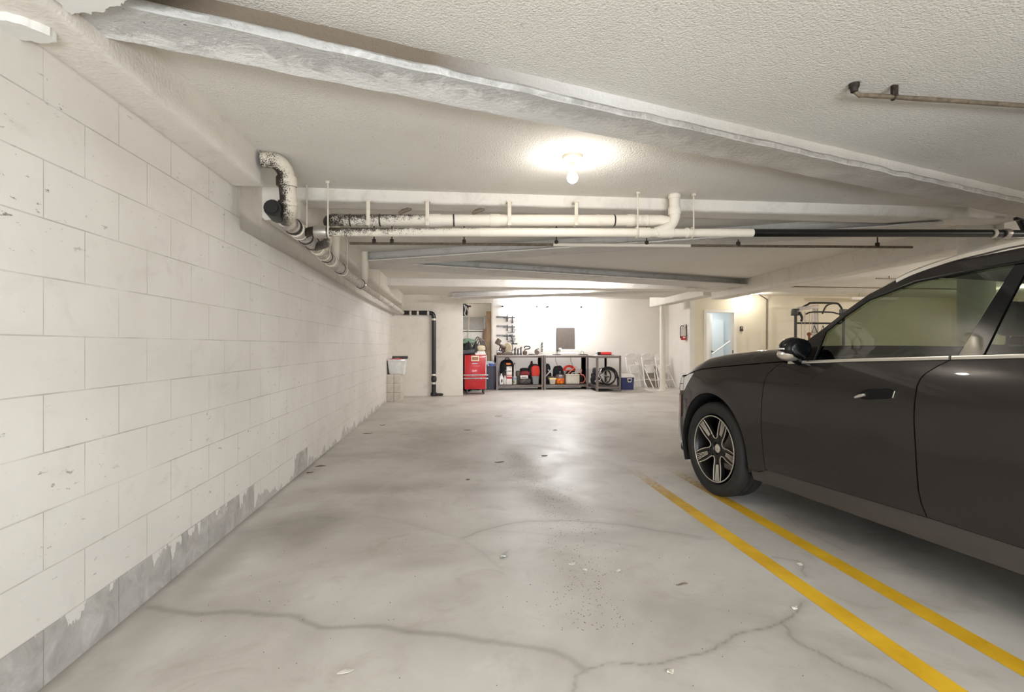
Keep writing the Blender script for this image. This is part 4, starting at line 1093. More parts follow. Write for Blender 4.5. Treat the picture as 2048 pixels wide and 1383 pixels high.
g = G(); g.b2((-.080, -.281, .832), (.065, -.2795, .915), 0); g.jitter(.0005); g.build('card_picture', mk('card_print', (150, 108, 84), .6, var=.5, scale=40), pic)
g = G(); g.b2((-.085, -.2725, .745), (.055, -.2705, .762), 0); g.build('badge', NAVY, tc)
g = G(); g.box((-.15, 0.0, 1.03), (.33, .40, .09), .02, (0, -.12, 0)); one(g, 'tool_case', DGREY, 'grey folded case lying on the red tool chest', 'case', loc=(0.50, 12.84, 0.0))
g = G(); g.box((.12, 0.0, .985), (.26, .34, .055), .01); g.box((.14, .02, 1.03), (.20, .24, .035), .008); one(g, 'tool_tray', WHT, 'small white tray of parts on the right of the red tool chest', 'tray', loc=(0.53, 12.84, 0.0))
# dark heap behind the chest
g = G(); g.blob((0, 0, .62), (.20, .26, .62), .22, 7, 2, 22, 14); one(g, 'duffel_bag', BLK, 'tall black bag behind the red tool chest, beside the stub wall', 'bag', loc=(0.32, 13.48, 0.0))
g = G(); g.blob((0, 0, .60), (.20, .20, .60), .25, 8, 6, 22, 14); one(g, 'duffel_bag', mk('charcoal_fabric', (52, 50, 50), .85, bump=.3), 'charcoal bag leaning behind the red tool chest', 'bag', loc=(0.60, 14.0, 0.0))
g = G(); g.blob((0, 0, .07), (.19, .16, .07), .3, 9, 3); one(g, 'folded_cloth', GREEN, 'faded green cloth lying on the bags behind the chest', 'cloth', loc=(0.36, 13.50, 1.225))
g = G()
for i in range(4): g.tube(crom([(-.12 + .07 * i, 0, 0), (-.05 + .06 * i, -.03, .13), (.03 + .05 * i, .0, .22 - .03 * i), (.10 + .04 * i, .02, .05), (.12 + .05 * i, 0, -.12)], 5), .018, 8)
one(g, 'cable_coil', mk('grey_cable', (120, 112, 104), .6), 'looped grey hoses heaped on the charcoal bag behind the chest', 'hose', loc=(0.62, 13.95, 1.20))
g = G(); g.blob((0, 0, .07), (.10, .10, .07), .2, 8, 3); one(g, 'work_glove', mk('beige_cloth', (214, 200, 170), .7), 'pale work glove on the tray on top of the red chest', 'glove', loc=(0.68, 12.88, 1.052))
# recess content: white cabinet, shelf, bag, planks
wc = thing('cabinet', 'white cabinet standing in the recess behind the bags', 'cabinet', (0.36, 15.0, 0))
g = G(); g.b2((-.42, -.28, 0), (.48, .28, 1.58), .03); g.build('body', WHT, wc)
g = G(); g.b2((-.36, -.292, .85), (.44, -.278, 1.54), .012); g.build('door', WHT, wc)
g = G(); g.b2((.30, -.31, 1.05), (.42, -.29, 1.07), .003); g.build('handle', DGREY, wc)
g = G(); g.b2((-.30, -.298, 1.12), (.10, -.292, 1.34), .001); g.build('notice', mk('notice_print', (210, 200, 190), .6, var=.3, scale=30), wc)
sh = thing('shelf_unit', 'white shelf box with a grey front across the recess', 'shelf', (0.42, 15.05, 1.60))
g = G(); g.b2((-.50, -.25, 0), (.48, .25, .04), .004); g.b2((-.50, -.25, .40), (.48, .25, .43), .004); g.b2((.44, -.25, 0), (.48, .25, .43), .004); g.b2((-.50, -.25, 0), (-.46, .25, .43), .004); g.build('carcass', WHT, sh)
g = G(); g.b2((-.46, -.235, .05), (.44, -.225, .40), .004); g.build('panel', mk('grey_panel', (190, 188, 184), .6), sh)
bk = thing('backpack', 'dark grey pack with straps standing on the white shelf box', 'bag', (0.25, 14.98, 2.045))
g = G(); g.blob((0, 0, .16), (.17, .13, .17), .25, 7, 5); g.build('body', mk('pack_grey', (62, 62, 74), .8, bump=.3), bk)
g = G(); g.box((.18, -.05, .27), (.13, .08, .045), .015); g.build('top_flap', BLK, bk)
g = G(); g.tube(crom([(.05, -.13, .30), (.09, -.15, .18), (.06, -.15, .05), (.12, -.15, -.03)], 5), .018, 8); g.tube(crom([(.10, -.10, .27), (.16, -.13, .12), (.15, -.15, 0.0)], 5), .016, 8); g.build('strap', WHT, bk)
g = G(); g.cyl((0.44, 14.64, 2.03), (0.37, 14.64, 1.15), .016, n=8); one(g, 'pole', TAN, 'thin pale pole leaning against the shelf box', 'pole')
g = G(); g.box((0, 0, 1.07), (.13, .035, 2.14), .004, (0.03, 0, 0)); one(g, 'plank', WOOD, 'tall pale plank leaning beside the recess edge', 'plank', 'planks leaning in the recess', (0.975, 14.62, 0.01))
g = G(); g.box((0, 0, .82), (.085, .035, 1.60), .004, (0.03, 0, 0)); one(g, 'plank', WOODD, 'shorter dark brown plank leaning in the recess', 'plank', 'planks leaning in the recess', (0.865, 14.56, 0.02))
# trash bin with blue bag
tb = thing('trash_bin', 'dark blue-grey trash bin with a bagged top left of the benches', 'bin', (1.00, 14.10, 0))
g = G(); g.rings([rr(.115, .15, 0, .03), rr(.145, .18, .60, .03), rr(.152, .187, .605, .03), rr(.152, .187, .63, .03), rr(.135, .17, .63, .03)]); g.build('tub', mk('bin_slate', (56, 58, 76), .45), tb)
g = G(); g.blob((0, -.01, .68), (.150, .16, .09), .35, 9, 8); g.build('bag', mk('bag_film', (206, 214, 226), .3), tb)
g = G(); g.blob((.02, -.14, .66), (.085, .05, .05), .3, 9, 2); g.build('blue_print', BLUE, tb)

# --- benches
def bench(label, loc, L, D, rz=0, flip=False):
    t = thing('workbench', label, 'workbench', loc, rz, 'steel workbenches along the back wall')
    for x in (0.0, L - .055):
        for y in (0.0, D - .055):
            g = G(); g.b2((x, y, 0), (x + .055, y + .004, .925)); g.b2((x + (0 if x == 0 else .051), y, 0), (x + (.004 if x == 0 else .055), y + .055, .925)); g.b2((x, y + .004 if y == 0 else y, 0), (x + .055, y + .05, .925)) if y > 0 else None
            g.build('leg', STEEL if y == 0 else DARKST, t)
    for z, nm in ((.865, 'top'), (.075, 'bottom')):
        for y in (0.004, D - .03):
            g = G(); g.b2((.055, y, z), (L - .055, y + .025, z + .05), .004); g.build(nm + '_rail', STEEL, t)
        for x in (.004, L - .03):
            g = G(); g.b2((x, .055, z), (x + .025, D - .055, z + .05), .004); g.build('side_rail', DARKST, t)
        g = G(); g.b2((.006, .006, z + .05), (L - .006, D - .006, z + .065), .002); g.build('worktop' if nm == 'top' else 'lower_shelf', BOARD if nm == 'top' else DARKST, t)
    return t
BY = 13.76
bench('left steel workbench with the mitre saw on top', (1.12, BY, 0), 1.28, .62)
bench('middle steel workbench under the dark screen', (2.41, BY, 0), 1.232, .62)
bench('end steel workbench turned lengthwise with the folded bicycle inside', (3.655, 13.04, 0), .66, 1.34)
LS = .141   # top of the lower shelves
TP = .932   # top of the benches
YB = 14.0
# under the left bench
b = thing('backpack', 'black backpack with an orange patch under the left bench', 'backpack', (1.46, 14.24, LS))
g = G(); g.blob((0, 0, .33), (.20, .12, .33), .06, 5, 1, 24, 14); g.build('body', BLK, b)
g = G(); g.blob((.0, -.115, .20), (.155, .05, .17), .08, 5, 2, 20, 10); g.build('front_pocket', DGREY, b)
g = G(); g.b2((-.03, -.133, .52), (.09, -.115, .57), .004); g.build('patch', ORG, b)
g = G(); g.b2((-.07, -.17, .355), (-.01, -.155, .38), .003); g.build('label_tag', WHT, b)
g = G(); g.tube(crom([(-.05, .02, .64), (-.03, .02, .70), (.05, .02, .70), (.07, .02, .64)], 4), .012, 8); g.build('carry_loop', BLK, b)
j = thing('jug', 'white plastic jug with a dark label, leftmost under the left bench', 'jug', (1.275, 13.93, LS))
g = G(); g.rings([rr(.052, .06, 0, .02), rr(.055, .063, .17, .02), rr(.045, .05, .22, .02), rr(.02, .02, .26, .012), rr(.02, .02, .275, .012)]); g.build('body', WHT, j)
g = G(); g.cyl((0, 0, .272), (0, 0, .295), .023); g.build('cap', WHT, j)
g = G(); g.b2((-.01, -.066, .06), (.028, -.0625, .14)); g.build('label', DGREY, j)
g = G(); g.lathe([(.035, 0), (.038, .02), (.038, .17), (.02, .21), (.018, .24)], 16); one(g, 'bottle', WHT, 'smaller white bottle beside the jug under the left bench', 'bottle', loc=(1.375, 13.92, LS))
for k, (z, h, lb) in enumerate(((0, .24, 'white and red carton at the bottom of the pair under the left bench'), (.241, .24, 'white carton stacked on the red one under the left bench'))):
    t = thing('carton', lb, 'carton', (1.485, 13.93, LS + z))
    g = G(); g.b2((-.072, -.07, 0), (.072, .07, h), .004); g.build('box', WHT, t)
    g = G(); g.b2((-.0725, -.0712, .155 if k == 0 else .0), (.0725, -.0695, .21 if k == 0 else .02)); g.b2((.0715, -.07, 0.0), (.0735, .07, .2)); g.build('printed_band', RED, t)
    if k:
        g = G()
        for q in range(4): g.b2((-.05 + .026 * q, -.072, .10), (-.034 + .026 * q, -.0698, .13 + .012 * (q % 2)))
        g.b2((.0, -.072, .205), (.05, -.0698, .22)); g.build('print', DGREY, t)
t = thing('paint_can', 'pale paint can with a blue and green label under the left bench', 'can', (1.635, 13.92, LS))
g = G(); g.lathe([(.055, 0), (.057, .005), (.057, .195), (.060, .20), (.060, .21), (.05, .212), (0, .212)], 22); g.build('can', mk('can_pale', (206, 208, 192), .4), t)
g = G(); g.lathe([(.0578, .13), (.0578, .19)], 22); g.build('blue_label', mk('label_blue', (150, 170, 200), .5), t)
g = G(); g.blob((-.03, -.056, .07), (.02, .004, .035), .2, 8, 1); g.build('green_mark', mk('label_green', (120, 136, 84), .5), t)
g = G(); g.lathe([(.03, 0), (.03, .46), (.024, .48), (.024, .53), (.012, .535)], 16); pm = one(g, 'caulk_tube', mk('tube_grey', (206, 202, 196), .4), 'tall grey tube with a black tip standing behind the round vacuum head', 'tube', loc=(1.648, 14.03, LS))
g = G(); g.cyl((0, 0, .535), (0, 0, .575), .014); g.build('tip', BLK, pm)
t = thing('vacuum_head', 'olive grey round vacuum head on the paint can under the left bench', 'vacuum', (1.765, 14.115, LS))
g = G(); g.lathe([(.085, 0), (.095, .18), (.108, .21), (.112, .26), (.097, .32), (.06, .35), (0, .36)], 26); g.build('drum', OLIVE, t)
g = G(); g.ball((.075, -.10, .25), (.02, .02, .02)); g.build('port', WHT, t)
t = thing('tool_bag', 'dark grey rounded tool bag with a white pack on it under the left bench', 'bag', (1.92, 13.96, LS))
g = G(); g.blob((0, 0, .085), (.17, .11, .085), .06, 5, 4, 24, 10); g.build('body', mk('bag_grey', (92, 88, 86), .7, bump=.3), t)
g = G(); g.tube([(-.06, -.112, .03), (.02, -.113, .10), (.07, -.10, .16)], .006, 6); g.tube([(.02, -.113, .10), (.09, -.112, .02)], .005, 6); g.build('cord', BLK, t)
g = G(); g.box((.0, -.05, .20), (.21, .12, .085), .01); pk = one(g, 'plastic_pack', WHT, 'white packet with dark print on the grey tool bag', 'packet', loc=(1.89, 13.96, LS))
g = G(); g.b2((-.08, -.112, .185), (.06, -.1095, .205)); g.build('print', DGREY, pk)
g = G(); g.blob((0, 0, .05), (.14, .09, .06), .3, 9, 5); g.tube([(-.02, -.09, .10), (.03, -.09, .04)], .01, 6); one(g, 'work_shirt', mk('maroon_cloth', (130, 48, 50), .8), 'maroon cloth bundle on top of the packet', 'cloth', loc=(1.93, 14.0, LS + .245))
g = G(); g.blob((0, 0, .05), (.12, .08, .05), .35, 9, 9); one(g, 'cap', BLK, 'black crumpled cap above the maroon cloth', 'cap', loc=(1.93, 14.14, LS + .33))
t = thing('tote_bag', 'black tote with an orange-red fabric face under the left bench', 'bag', (2.20, 14.15, LS))
g = G(); g.blob((0, 0, .27), (.17, .10, .27), .1, 5, 3, 22, 14); g.build('body', BLK, t)
g = G(); g.blob((.03, -.09, .33), (.115, .04, .17), .12, 6, 7, 20, 12); g.build('red_front', REDF, t)
g = G(); g.blob((-.06, .02, .50), (.035, .03, .12), .2, 6, 4); g.build('peak', mk('dark_red_cloth', (86, 22, 22), .8), t)
t = thing('storage_tub', 'grey open tub in front of the orange-red tote', 'tub', (2.20, 13.90, LS))
g = G(); g.rings([rr(.075, .07, 0, .015), rr(.088, .083, .185, .015), rr(.097, .092, .19, .015), rr(.097, .092, .215, .015), rr(.08, .075, .215, .015), rr(.07, .065, .01, .012)]); g.build('tub', GREY, t)
# under the middle bench
t = thing('tool_bag', 'black bag with a white knotted rope under the middle bench', 'bag', (2.59, 14.24, LS))
g = G(); g.blob((0, 0, .26), (.105, .10, .26), .12, 6, 8, 22, 14); g.build('body', BLK, t)
rp = thing('rope_coil', 'white knotted rope hanging on the black bag under the middle bench', 'rope', (2.63, 14.12, LS + .28))
g = G(); g.tube(crom([(-.11, -.02, -.08), (-.06, -.03, -.02), (.0, -.03, .05), (.03, -.03, .10)], 5), .016, 8); g.tube(crom([(.05, -.02, .12), (.0, -.03, .05), (-.04, -.02, .11)], 5), .014, 8); g.tube(crom([(0, -.03, .04), (.05, -.03, .02), (.07, -.03, -.06)], 5), .013, 8); g.build('rope', WHT, rp)
t = thing('glass_jar', 'grey glass bowl behind the yellow-lidded tub', 'bowl', (2.665, 13.97, LS + .095))
g = G(); g.lathe([(.045, -.06), (.04, -.01), (.05, 0), (.09, .03), (.115, .09), (.12, .14), (.115, .14), (.08, .035), (0, .02)], 24); g.build('bowl', mk('smoked_plastic', (120, 112, 110), .3, coat=.5), t)
g = G(); g.blob((0, 0, .09), (.09, .09, .04), .3, 9, 4); g.build('contents', BROWN, t)
t.location = (2.675, 14.08, LS + .061)
t = thing('food_tub', 'small grey tub with a pale yellow lid under the middle bench', 'tub', (2.66, 13.88, LS))
g = G(); g.rings([rr(.066, .06, 0, .015), rr(.085, .078, .135, .015)]); g.build('tub', mk('tub_beige', (190, 182, 172), .5), t)
g = G(); g.rings([rr(.098, .09, .135, .02), rr(.100, .092, .15, .02), rr(.09, .085, .168, .02)]); g.build('lid', YEL, t)
g = G(); g.blob((0, 0, .24), (.155, .09, .24), .12, 6, 12, 22, 14); one(g, 'tool_bag', BLK, 'wide black bag behind the orange pot under the middle bench', 'bag', loc=(2.90, 14.25, LS))
t = thing('heater_pot', 'orange pot with a grey domed lid and knob under the middle bench', 'pot', (2.885, 13.93, LS))
g = G(); g.lathe([(.07, 0), (.115, .04), (.125, .10), (.12, .15), (.11, .165)], 24); g.build('base', ORG, t)
g = G(); g.lathe([(.128, .16), (.13, .175), (.118, .22), (.085, .255), (.05, .265), (0, .268)], 24); g.build('lid', mk('lid_grey', (120, 108, 112), .3, coat=.4), t)
g = G(); g.lathe([(.012, .262), (.011, .30), (.016, .31), (.030, .325), (.024, .345), (0, .35)], 16); g.build('knob', GREY, t)
g = G(); g.b2((-.045, -.118, .215), (.035, -.095, .245), .004); g.build('lid_label', WHT, t)
for a in range(6):
    g = G(); g.ball((.105 * math.cos(a), .105 * math.sin(a), .035), (.024, .024, .035), 10, 6); g.build('foot', ORG, t)
g = G(); g.tube(crom([(-.05, -.12, .05), (-.02, -.13, .11), (.03, -.13, .12), (.09, -.11, .09)], 5), .014, 8); g.build('strap', mk('orange_red', (214, 84, 50), .5), t)
t = thing('tool_case', 'black carrying case behind the beige ammunition style box', 'case', (3.25, 14.20, LS))
g = G(); g.box((0, 0, .17), (.36, .16, .34), .03, taper=(.62, .8)); g.build('shell', BLK, t)
co = thing('extension_cord', 'orange-red extension cord coiled on the black case', 'cord', (3.19, 14.16, LS + .345))
g = G()
for q in range(7):
    r = .165 - .016 * (q % 4)
    lp_ = [(r * math.cos(a), -.045 + .015 * q, .012 + r * .85 * math.sin(a)) for a in np.linspace(0, PI, 20)] + [(r * t, -.045 + .015 * q, .012) for t in (-.5, 0, .5)]
    g.tube(lp_, .011, 7, loop=True)
g.build('coil', REDF, co)
t = thing('cooler_box', 'beige hard box with a latch under the middle bench', 'box', (3.225, 13.94, LS))
g = G(); g.b2((-.19, -.10, 0), (.19, .10, .235), .02, seg=3); g.build('body', TAN, t)
g = G(); g.b2((-.192, -.102, .238), (.192, .102, .27), .012); g.build('lid', mk('box_lid', (226, 220, 206), .5), t)
g = G(); g.b2((-.10, -.104, .06), (.06, -.0995, .085), .001); g.build('emboss', TAN, t)
g = G(); g.tube(crom([(-.02, -.03, .272), (.0, -.03, .30), (.08, -.03, .305), (.10, -.03, .272)], 4), .01, 8); g.build('handle', WHT, t)
t = thing('strap', 'pale red strap slung diagonally over the beige box', 'strap', (3.22, 14.02, LS + .28))
g = G(); g.tube([(-.10, -.02, .0), (.02, -.02, .10), (.12, -.02, .20)], .014, 8); g.build('webbing', mk('salmon_strap', (232, 130, 116), .5), t)
t = thing('air_hose', 'salmon red hose looped between the beige box and the end bench', 'hose', (3.50, 13.98, LS))
g = G(); g.tube(crom([(-.035, 0, .40), (.0, 0, .37), (-.02, 0, .26), (.05, 0, .235), (.10, 0, .15), (.085, 0, .07), (.03, 0, .03), (-.04, 0, .025)], 6), .014, 8); g.build('hose', mk('salmon_strap', (232, 130, 116), .5), t)
g = G(); g.blob((0, 0, .14), (.075, .10, .14), .15, 7, 14); one(g, 'tool_bag', mk('black_red_fabric', (44, 24, 24), .8), 'dark red-black bag squeezed at the right end of the middle bench', 'bag', loc=(3.50, 14.18, LS))
for x, y1, lb in ((2.56, .55, 'leftmost thin cord hanging down the wall behind the middle bench'), (2.86, .38, 'middle thin cord hanging down the wall behind the middle bench'), (3.30, .40, 'rightmost thin cord hanging down the wall behind the middle bench')):
    g = G(); g.tube(crom([(x, 14.44, .90), (x + .01, 14.44, .75), (x + .06, 14.44, .62), (x + (.12 if x > 2.7 else -.02), 14.44, y1)], 5), .006, 6); one(g, 'wall_cable', DGREY, lb, 'cord', 'cords behind the middle bench')
# on the left bench
ms = thing('mitre_saw', 'mitre saw with a raised brown motor on the left bench', 'saw', (1.36, 14.04, TP))
g = G(); g.b2((-.19, -.16, .0), (.24, .16, .05), .012); g.lathe([(.15, .05), (.15, .065), (.0, .066)], 24); g.build('base', BROWN, ms)
g = G(); g.b2((-.20, .06, .05), (.23, .085, .125), .006); g.build('fence', SILV, ms)
g = G(); g.lathe([(0, -.012), (.125, -.012), (.128, -.006), (.128, .006), (.125, .012), (0, .012)], 30, (.10, .0, .20), 'X')
for v in g.bm.verts: v.co = Matrix.Rotation(R(55), 3, 'Z') @ (v.co - Vector((.10, 0, .2))) + Vector((.10, 0, .2))
g.build('blade_guard', mk('guard_cream', (220, 208, 178), .4), ms)
g = G(); g.cyl((.03, -.04, .20), (-.10, -.08, .24), .06, .05); g.box((-.02, 0.02, .13), (.10, .10, .12), .02, (0, -.4, 0)); g.build('motor', BROWN, ms)
g = G(); g.box((-.165, -.08, .36), (.13, .10, .16), .02, (0, .6, 0)); g.cyl((-.09, -.05, .24), (-.16, -.07, .34), .028); g.build('dust_bag', BROWN, ms)
g = G(); g.tube(crom([(-.05, -.05, .25), (-.12, -.09, .20), (-.13, -.09, .12), (-.06, -.05, .10)], 5), .014, 8); g.build('handle', DGREY, ms)
for x, h, m_, lb in ((1.655, .17, BROWN, 'leftmost upright battery tool beside the mitre saw'), (1.735, .165, GREY, 'middle upright battery tool beside the mitre saw'), (1.815, .20, BROWN, 'rightmost and tallest upright battery tool beside the mitre saw')):
    t = thing('battery_tool', lb, 'power tool', (x, 14.0, TP), group='battery tools on the left bench')
    g = G(); g.b2((-.03, -.04, 0), (.03, .04, .05), .008); g.cyl((0, 0, .05), (.004, 0, h * .8), .02); g.build('grip', DGREY, t)
    g = G(); g.cyl((-.002, .045, h * .85), (.004, -.06, h), .026); g.build('head', m_, t)
t = thing('jigsaw', 'jigsaw with a looped handle beside the battery tools', 'power tool', (1.96, 14.0, TP))
g = G(); g.b2((-.075, -.04, 0), (.075, .04, .012), .003); g.blob((-.03, 0, .06), (.06, .035, .055), .1, 5, 3); g.build('body', BROWN, t)
g = G(); g.tube(crom([(-.04, 0, .10), (-.02, 0, .15), (.08, 0, .17), (.11, 0, .20), (.07, 0, .235), (-.03, 0, .23), (-.045, 0, .18)], 5), .016, 8); g.build('handle', DGREY, t)
t = thing('circular_saw', 'circular saw lying right of the jigsaw on the left bench', 'power tool', (2.26, 14.0, TP))
g = G(); g.lathe([(0, -.03), (.06, -.03), (.066, 0), (.06, .03), (0, .03)], 22, (0, 0, .066), 'Y'); g.build('motor', BROWN, t)
g = G(); g.tube(crom([(-.06, 0, .09), (-.03, 0, .14), (.03, 0, .165), (.05, 0, .16)], 5), .014, 8); g.b2((-.13, -.04, .0), (-.05, .04, .02), .004); g.build('handle', DGREY, t)
g = G(); g.b2((-.07, -.02, 0), (.07, .02, .03), .006); one(g, 'chisel_box', DGREY, 'small dark box between the jigsaw and the circular saw', 'box', loc=(2.10, 14.0, TP))
# wall tools
def clamp(label, z, kind):
    t = thing('bar_clamp', label, 'clamp', (1.20, 14.542, z), group='bar clamps on the white wall')
    g = G(); g.b2((0, -.012, -.022), (.27, .008, .022), .006); g.build('bar', mk('clamp_grey', (128, 128, 132), .4, metal=.5), t)
    g = G(); g.b2((.18, -.02, -.035), (.52, .0, -.005), .005); g.build('lower_bar', DGREY, t)
    if kind:
        g = G(); g.tube([(.31, -.012, -.03), (.50, -.012, -.035), (.50, -.012, -.17), (.32, -.012, -.18)], .011, 8, loop=True); g.build('frame', mk('clamp_grey', (128, 128, 132), .4, metal=.5), t)
    for x, h in ((.285, .11), (.43, .15)):
        g = G(); g.b2((x, -.024, -h), (x + .028, .002, .03), .005); g.b2((x - .012, -.02, -h - .02), (x + .04, 0, -h), .004); g.build('jaw', DGREY, t)
    g = G(); g.cyl((.40, -.012, -.10), (.54, -.012, -.10), .008); g.cyl((.535, -.012, -.135), (.535, -.012, -.065), .007); g.build('screw_handle', SILV, t)
    g = G(); g.cyl((.305, -.01, .0), (.305, -.01, .07 - .025 * kind), .008); g.build('hook', DGREY, t)
    return t
clamp('grey bar clamp on the white wall, topmost of three', 1.995, 0)
clamp('grey bar clamp on the white wall, middle of three', 1.735, 1)
clamp('grey bar clamp on the white wall, lowest of three', 1.475, 2)
for x, z, lb in ((1.60, 1.53, 'small drill chuck hung under the lowest clamp'), (1.63, 1.39, 'pair of small pliers hung below the lowest clamp')):
    g = G(); g.tube(crom([(0, 0, 0), (.03, 0, -.05), (.045, 0, -.10)], 4), .018, 8); g.b2((-.06, -.01, -.01), (.05, .01, .012), .004); one(g, 'hand_tool', DGREY, lb, 'tool', loc=(x, 14.52, z - .05))
t = thing('set_square', 'dark steel square hung on the wall above the battery tools', 'square', (1.62, 14.545, 1.24))
g = G(); g.b2((0, -.005, -.02), (.17, .005, .02), .002); g.build('blade', DGREY, t)
g = G(); g.tube([(.02, 0, -.02), (.03, 0, -.20), (.13, 0, -.10)], .013, 6); g.build('stock', DGREY, t)
# LED tubes
M['led'] = emitter('led_tube_glow', (242, 248, 255), 120)
for x0, x1, lb in ((1.37, 2.33, 'glowing wall tube above the bar clamps'), (2.66, 3.61, 'glowing wall tube above the dark screen')):
    t = thing('tube_lamp', lb, 'lamp', ((x0 + x1) / 2, 14.50, 2.29), group='glowing tubes on the workshop wall')
    h = (x1 - x0) / 2
    g = G(); g.cyl((-h + .03, 0, 0), (h - .03, 0, 0), .016, n=12); g.build('tube', M['led'], t)
    for s in (-1, 1):
        g = G(); g.b2((s * h - .03, -.02, -.022), (s * h + .03, .045, .022), .004); g.build('end_cap', DGREY, t)
    g = G(); g.b2((-h, .022, -.012), (h, .045, .014), .003); g.build('backing', GREY, t)
g = G(); g.tube(crom([(2.35, 14.53, 2.28), (2.40, 14.53, 2.24), (2.42, 14.53, 2.17), (2.49, 14.53, 2.20), (2.45, 14.53, 2.25), (2.49, 14.53, 2.2), (2.485, 14.53, 1.9), (2.48, 14.53, 1.6), (2.50, 14.53, 1.3), (2.48, 14.53, 1.28)], 6), .004, 6)
g.tube(crom([(2.49, 14.53, 2.16), (2.55, 14.53, 2.13), (2.61, 14.53, 2.16), (2.64, 14.53, 2.27)], 6), .004, 6)
one(g, 'wall_cable', mk('cord_grey', (150, 150, 150), .5), 'thin grey cord looping down the wall between the two tubes', 'cord')
t = thing('power_strip', 'power strip with black plugs hung on the wall between the benches', 'power strip', (2.485, 14.53, 1.0))
g = G(); g.b2((-.02, -.012, 0), (.02, .02, .30), .004); g.build('strip', WHT, t)
for k in range(6):
    g = G(); g.b2((-.022 + .008 * (k % 2), -.045, .02 + .045 * k), (.018 + .008 * (k % 2), -.012, .05 + .045 * k), .006); g.build('plug', BLK, t)
# screen and table saw
t = thing('screen', 'dark portrait screen with rounded corners on the white wall', 'screen', (3.17, 14.51, 1.36))
def rrect(hx, hz, r, k=6):
    out = []
    for cx, cz, a in ((hx - r, hz - r, 0), (-hx + r, hz - r, 90), (-hx + r, -hz + r, 180), (hx - r, -hz + r, 270)):
        for q in range(k): out.append((cx + r * math.cos(R(a + 90 * q / (k - 1))), cz + r * math.sin(R(a + 90 * q / (k - 1)))))
    return out
g = G(); g.prism(rrect(.262, .335, .03), .04, 'XZ', 0); g.build('frame', DGREY, t)
g = G(); g.prism(rrect(.250, .322, .025), .003, 'XZ', -.003); g.build('glass', mk('screen_glass', (98, 92, 88), .12, coat=.6), t)
t = thing('table_saw', 'white boxy machine with grey feet under the dark screen', 'machine', (3.18, 14.16, TP))
g = G(); g.b2((-.27, -.12, .01), (.25, .16, .085), .012); g.b2((-.25, -.10, .085), (.26, .16, .155), .015); g.build('body', WHT, t)
g = G(); g.b2((-.17, -.125, .02), (.17, -.115, .075), .003); g.build('front_panel', mk('panel_lilac', (216, 214, 224), .4), t)
g = G(); g.ball((-.25, -.04, .17), (.045, .03, .025), 14, 8); g.build('lamp_head', WHT, t)
g = G(); g.tube(crom([(-.25, -.03, .15), (-.26, -.02, .11), (-.25, .0, .08)], 4), .012, 6); g.build('lamp_neck', GREY, t)
g = G(); g.tube(crom([(.31, -.05, .01), (.32, -.05, .08), (.36, -.05, .095), (.40, -.05, .07), (.40, -.05, .01)], 5), .008, 6); one(g, 'wire_loop', GREY, 'thin wire loop standing right of the white machine', 'wire', loc=(3.18, 14.1, TP))
for x0, x1, lb in ((2.72, 2.90, 'dark flat tray left of the white machine'), (3.45, 3.66, 'dark flat tray right of the white machine')):
    g = G(); g.b2((x0, 13.9, TP), (x1, 14.15, TP + .018), .004); one(g, 'tray', DGREY, lb, 'tray', 'flat trays on the middle bench')
# end bench content
rc = thing('power_tool', 'red tool with a black front and grey nose lying on the end bench', 'power tool', (3.93, 13.30, TP))
g = G(); g.box((.05, 0, .05), (.30, .12, .075), .02); g.build('body', mk('red_tool', (222, 54, 52), .4, coat=.3), rc)
g = G(); g.box((-.13, 0, .05), (.07, .11, .07), .012); g.build('motor_end', BLK, rc)
g = G(); g.lathe([(.035, -.02), (.045, 0), (.04, .02)], 16, (-.19, 0, .06), 'X'); g.build('nose', SILV, rc)
g = G(); g.b2((-.14, -.10, .001), (.25, .12, .012), .003); g.build('base_plate', DGREY, rc)
bk = thing('folding_bicycle', 'folded bicycle with small wheels on the lower shelf of the end bench', 'bicycle', (3.655, 13.04, LS))
def bwheel(c, tilt, nm='wheel', r=.205):
    w = bpy.data.objects.new(nm, None); COL.objects.link(w); w.parent = bk; w.location = c; w.rotation_euler = (0, 0, tilt)
    g = G(); g.tube([(r * math.cos(a), 0, r * math.sin(a)) for a in np.linspace(0, 2 * PI, 41)[:-1]], .022, 10, loop=True); g.build('tyre', M['tyre'], w)
    g = G(); g.tube([((r - .026) * math.cos(a), 0, (r - .026) * math.sin(a)) for a in np.linspace(0, 2 * PI, 41)[:-1]], .009, 8, loop=True, sx=1.6); g.build('rim', SILV, w)
    g = G()
    for q in range(16):
        a = 2 * PI * q / 16; g.cyl((.02 * math.cos(a + .6), .02 * (-1) ** q, .02 * math.sin(a + .6)), ((r - .03) * math.cos(a), 0, (r - .03) * math.sin(a)), .0016, n=5)
    g.build('spokes', SILV, w)
    g = G(); g.cyl((0, -.04, 0), (0, .04, 0), .022); g.build('hub', BROWN, w)
bwheel((.39, .26, .228), R(8)); bwheel((.34, .52, .228), R(5))
g = G(); g.tube([(.245 * math.cos(a) + .39, .26 + .0, .228 + .245 * math.sin(a)) for a in np.linspace(R(-10), R(125), 20)], .024, 8); g.build('mudguard', BLK, bk)
g = G(); g.tube(crom([(.03, .22, .10), (.10, .22, .22), (.17, .22, .38), (.20, .22, .44)], 4), .018, 10); g.tube([(.10, .2, .36), (.30, .22, .26)], .016, 8); g.tube([(.06, .2, .06), (.13, .2, .09), (.20, .22, .22)], .014, 8); g.build('frame', SILV, bk)
g = G(); g.tube(crom([(.14, .2, .42), (.10, .2, .36), (.11, .2, .27), (.15, .2, .20)], 5), .010, 8); g.build('brake_cable', WHT, bk)
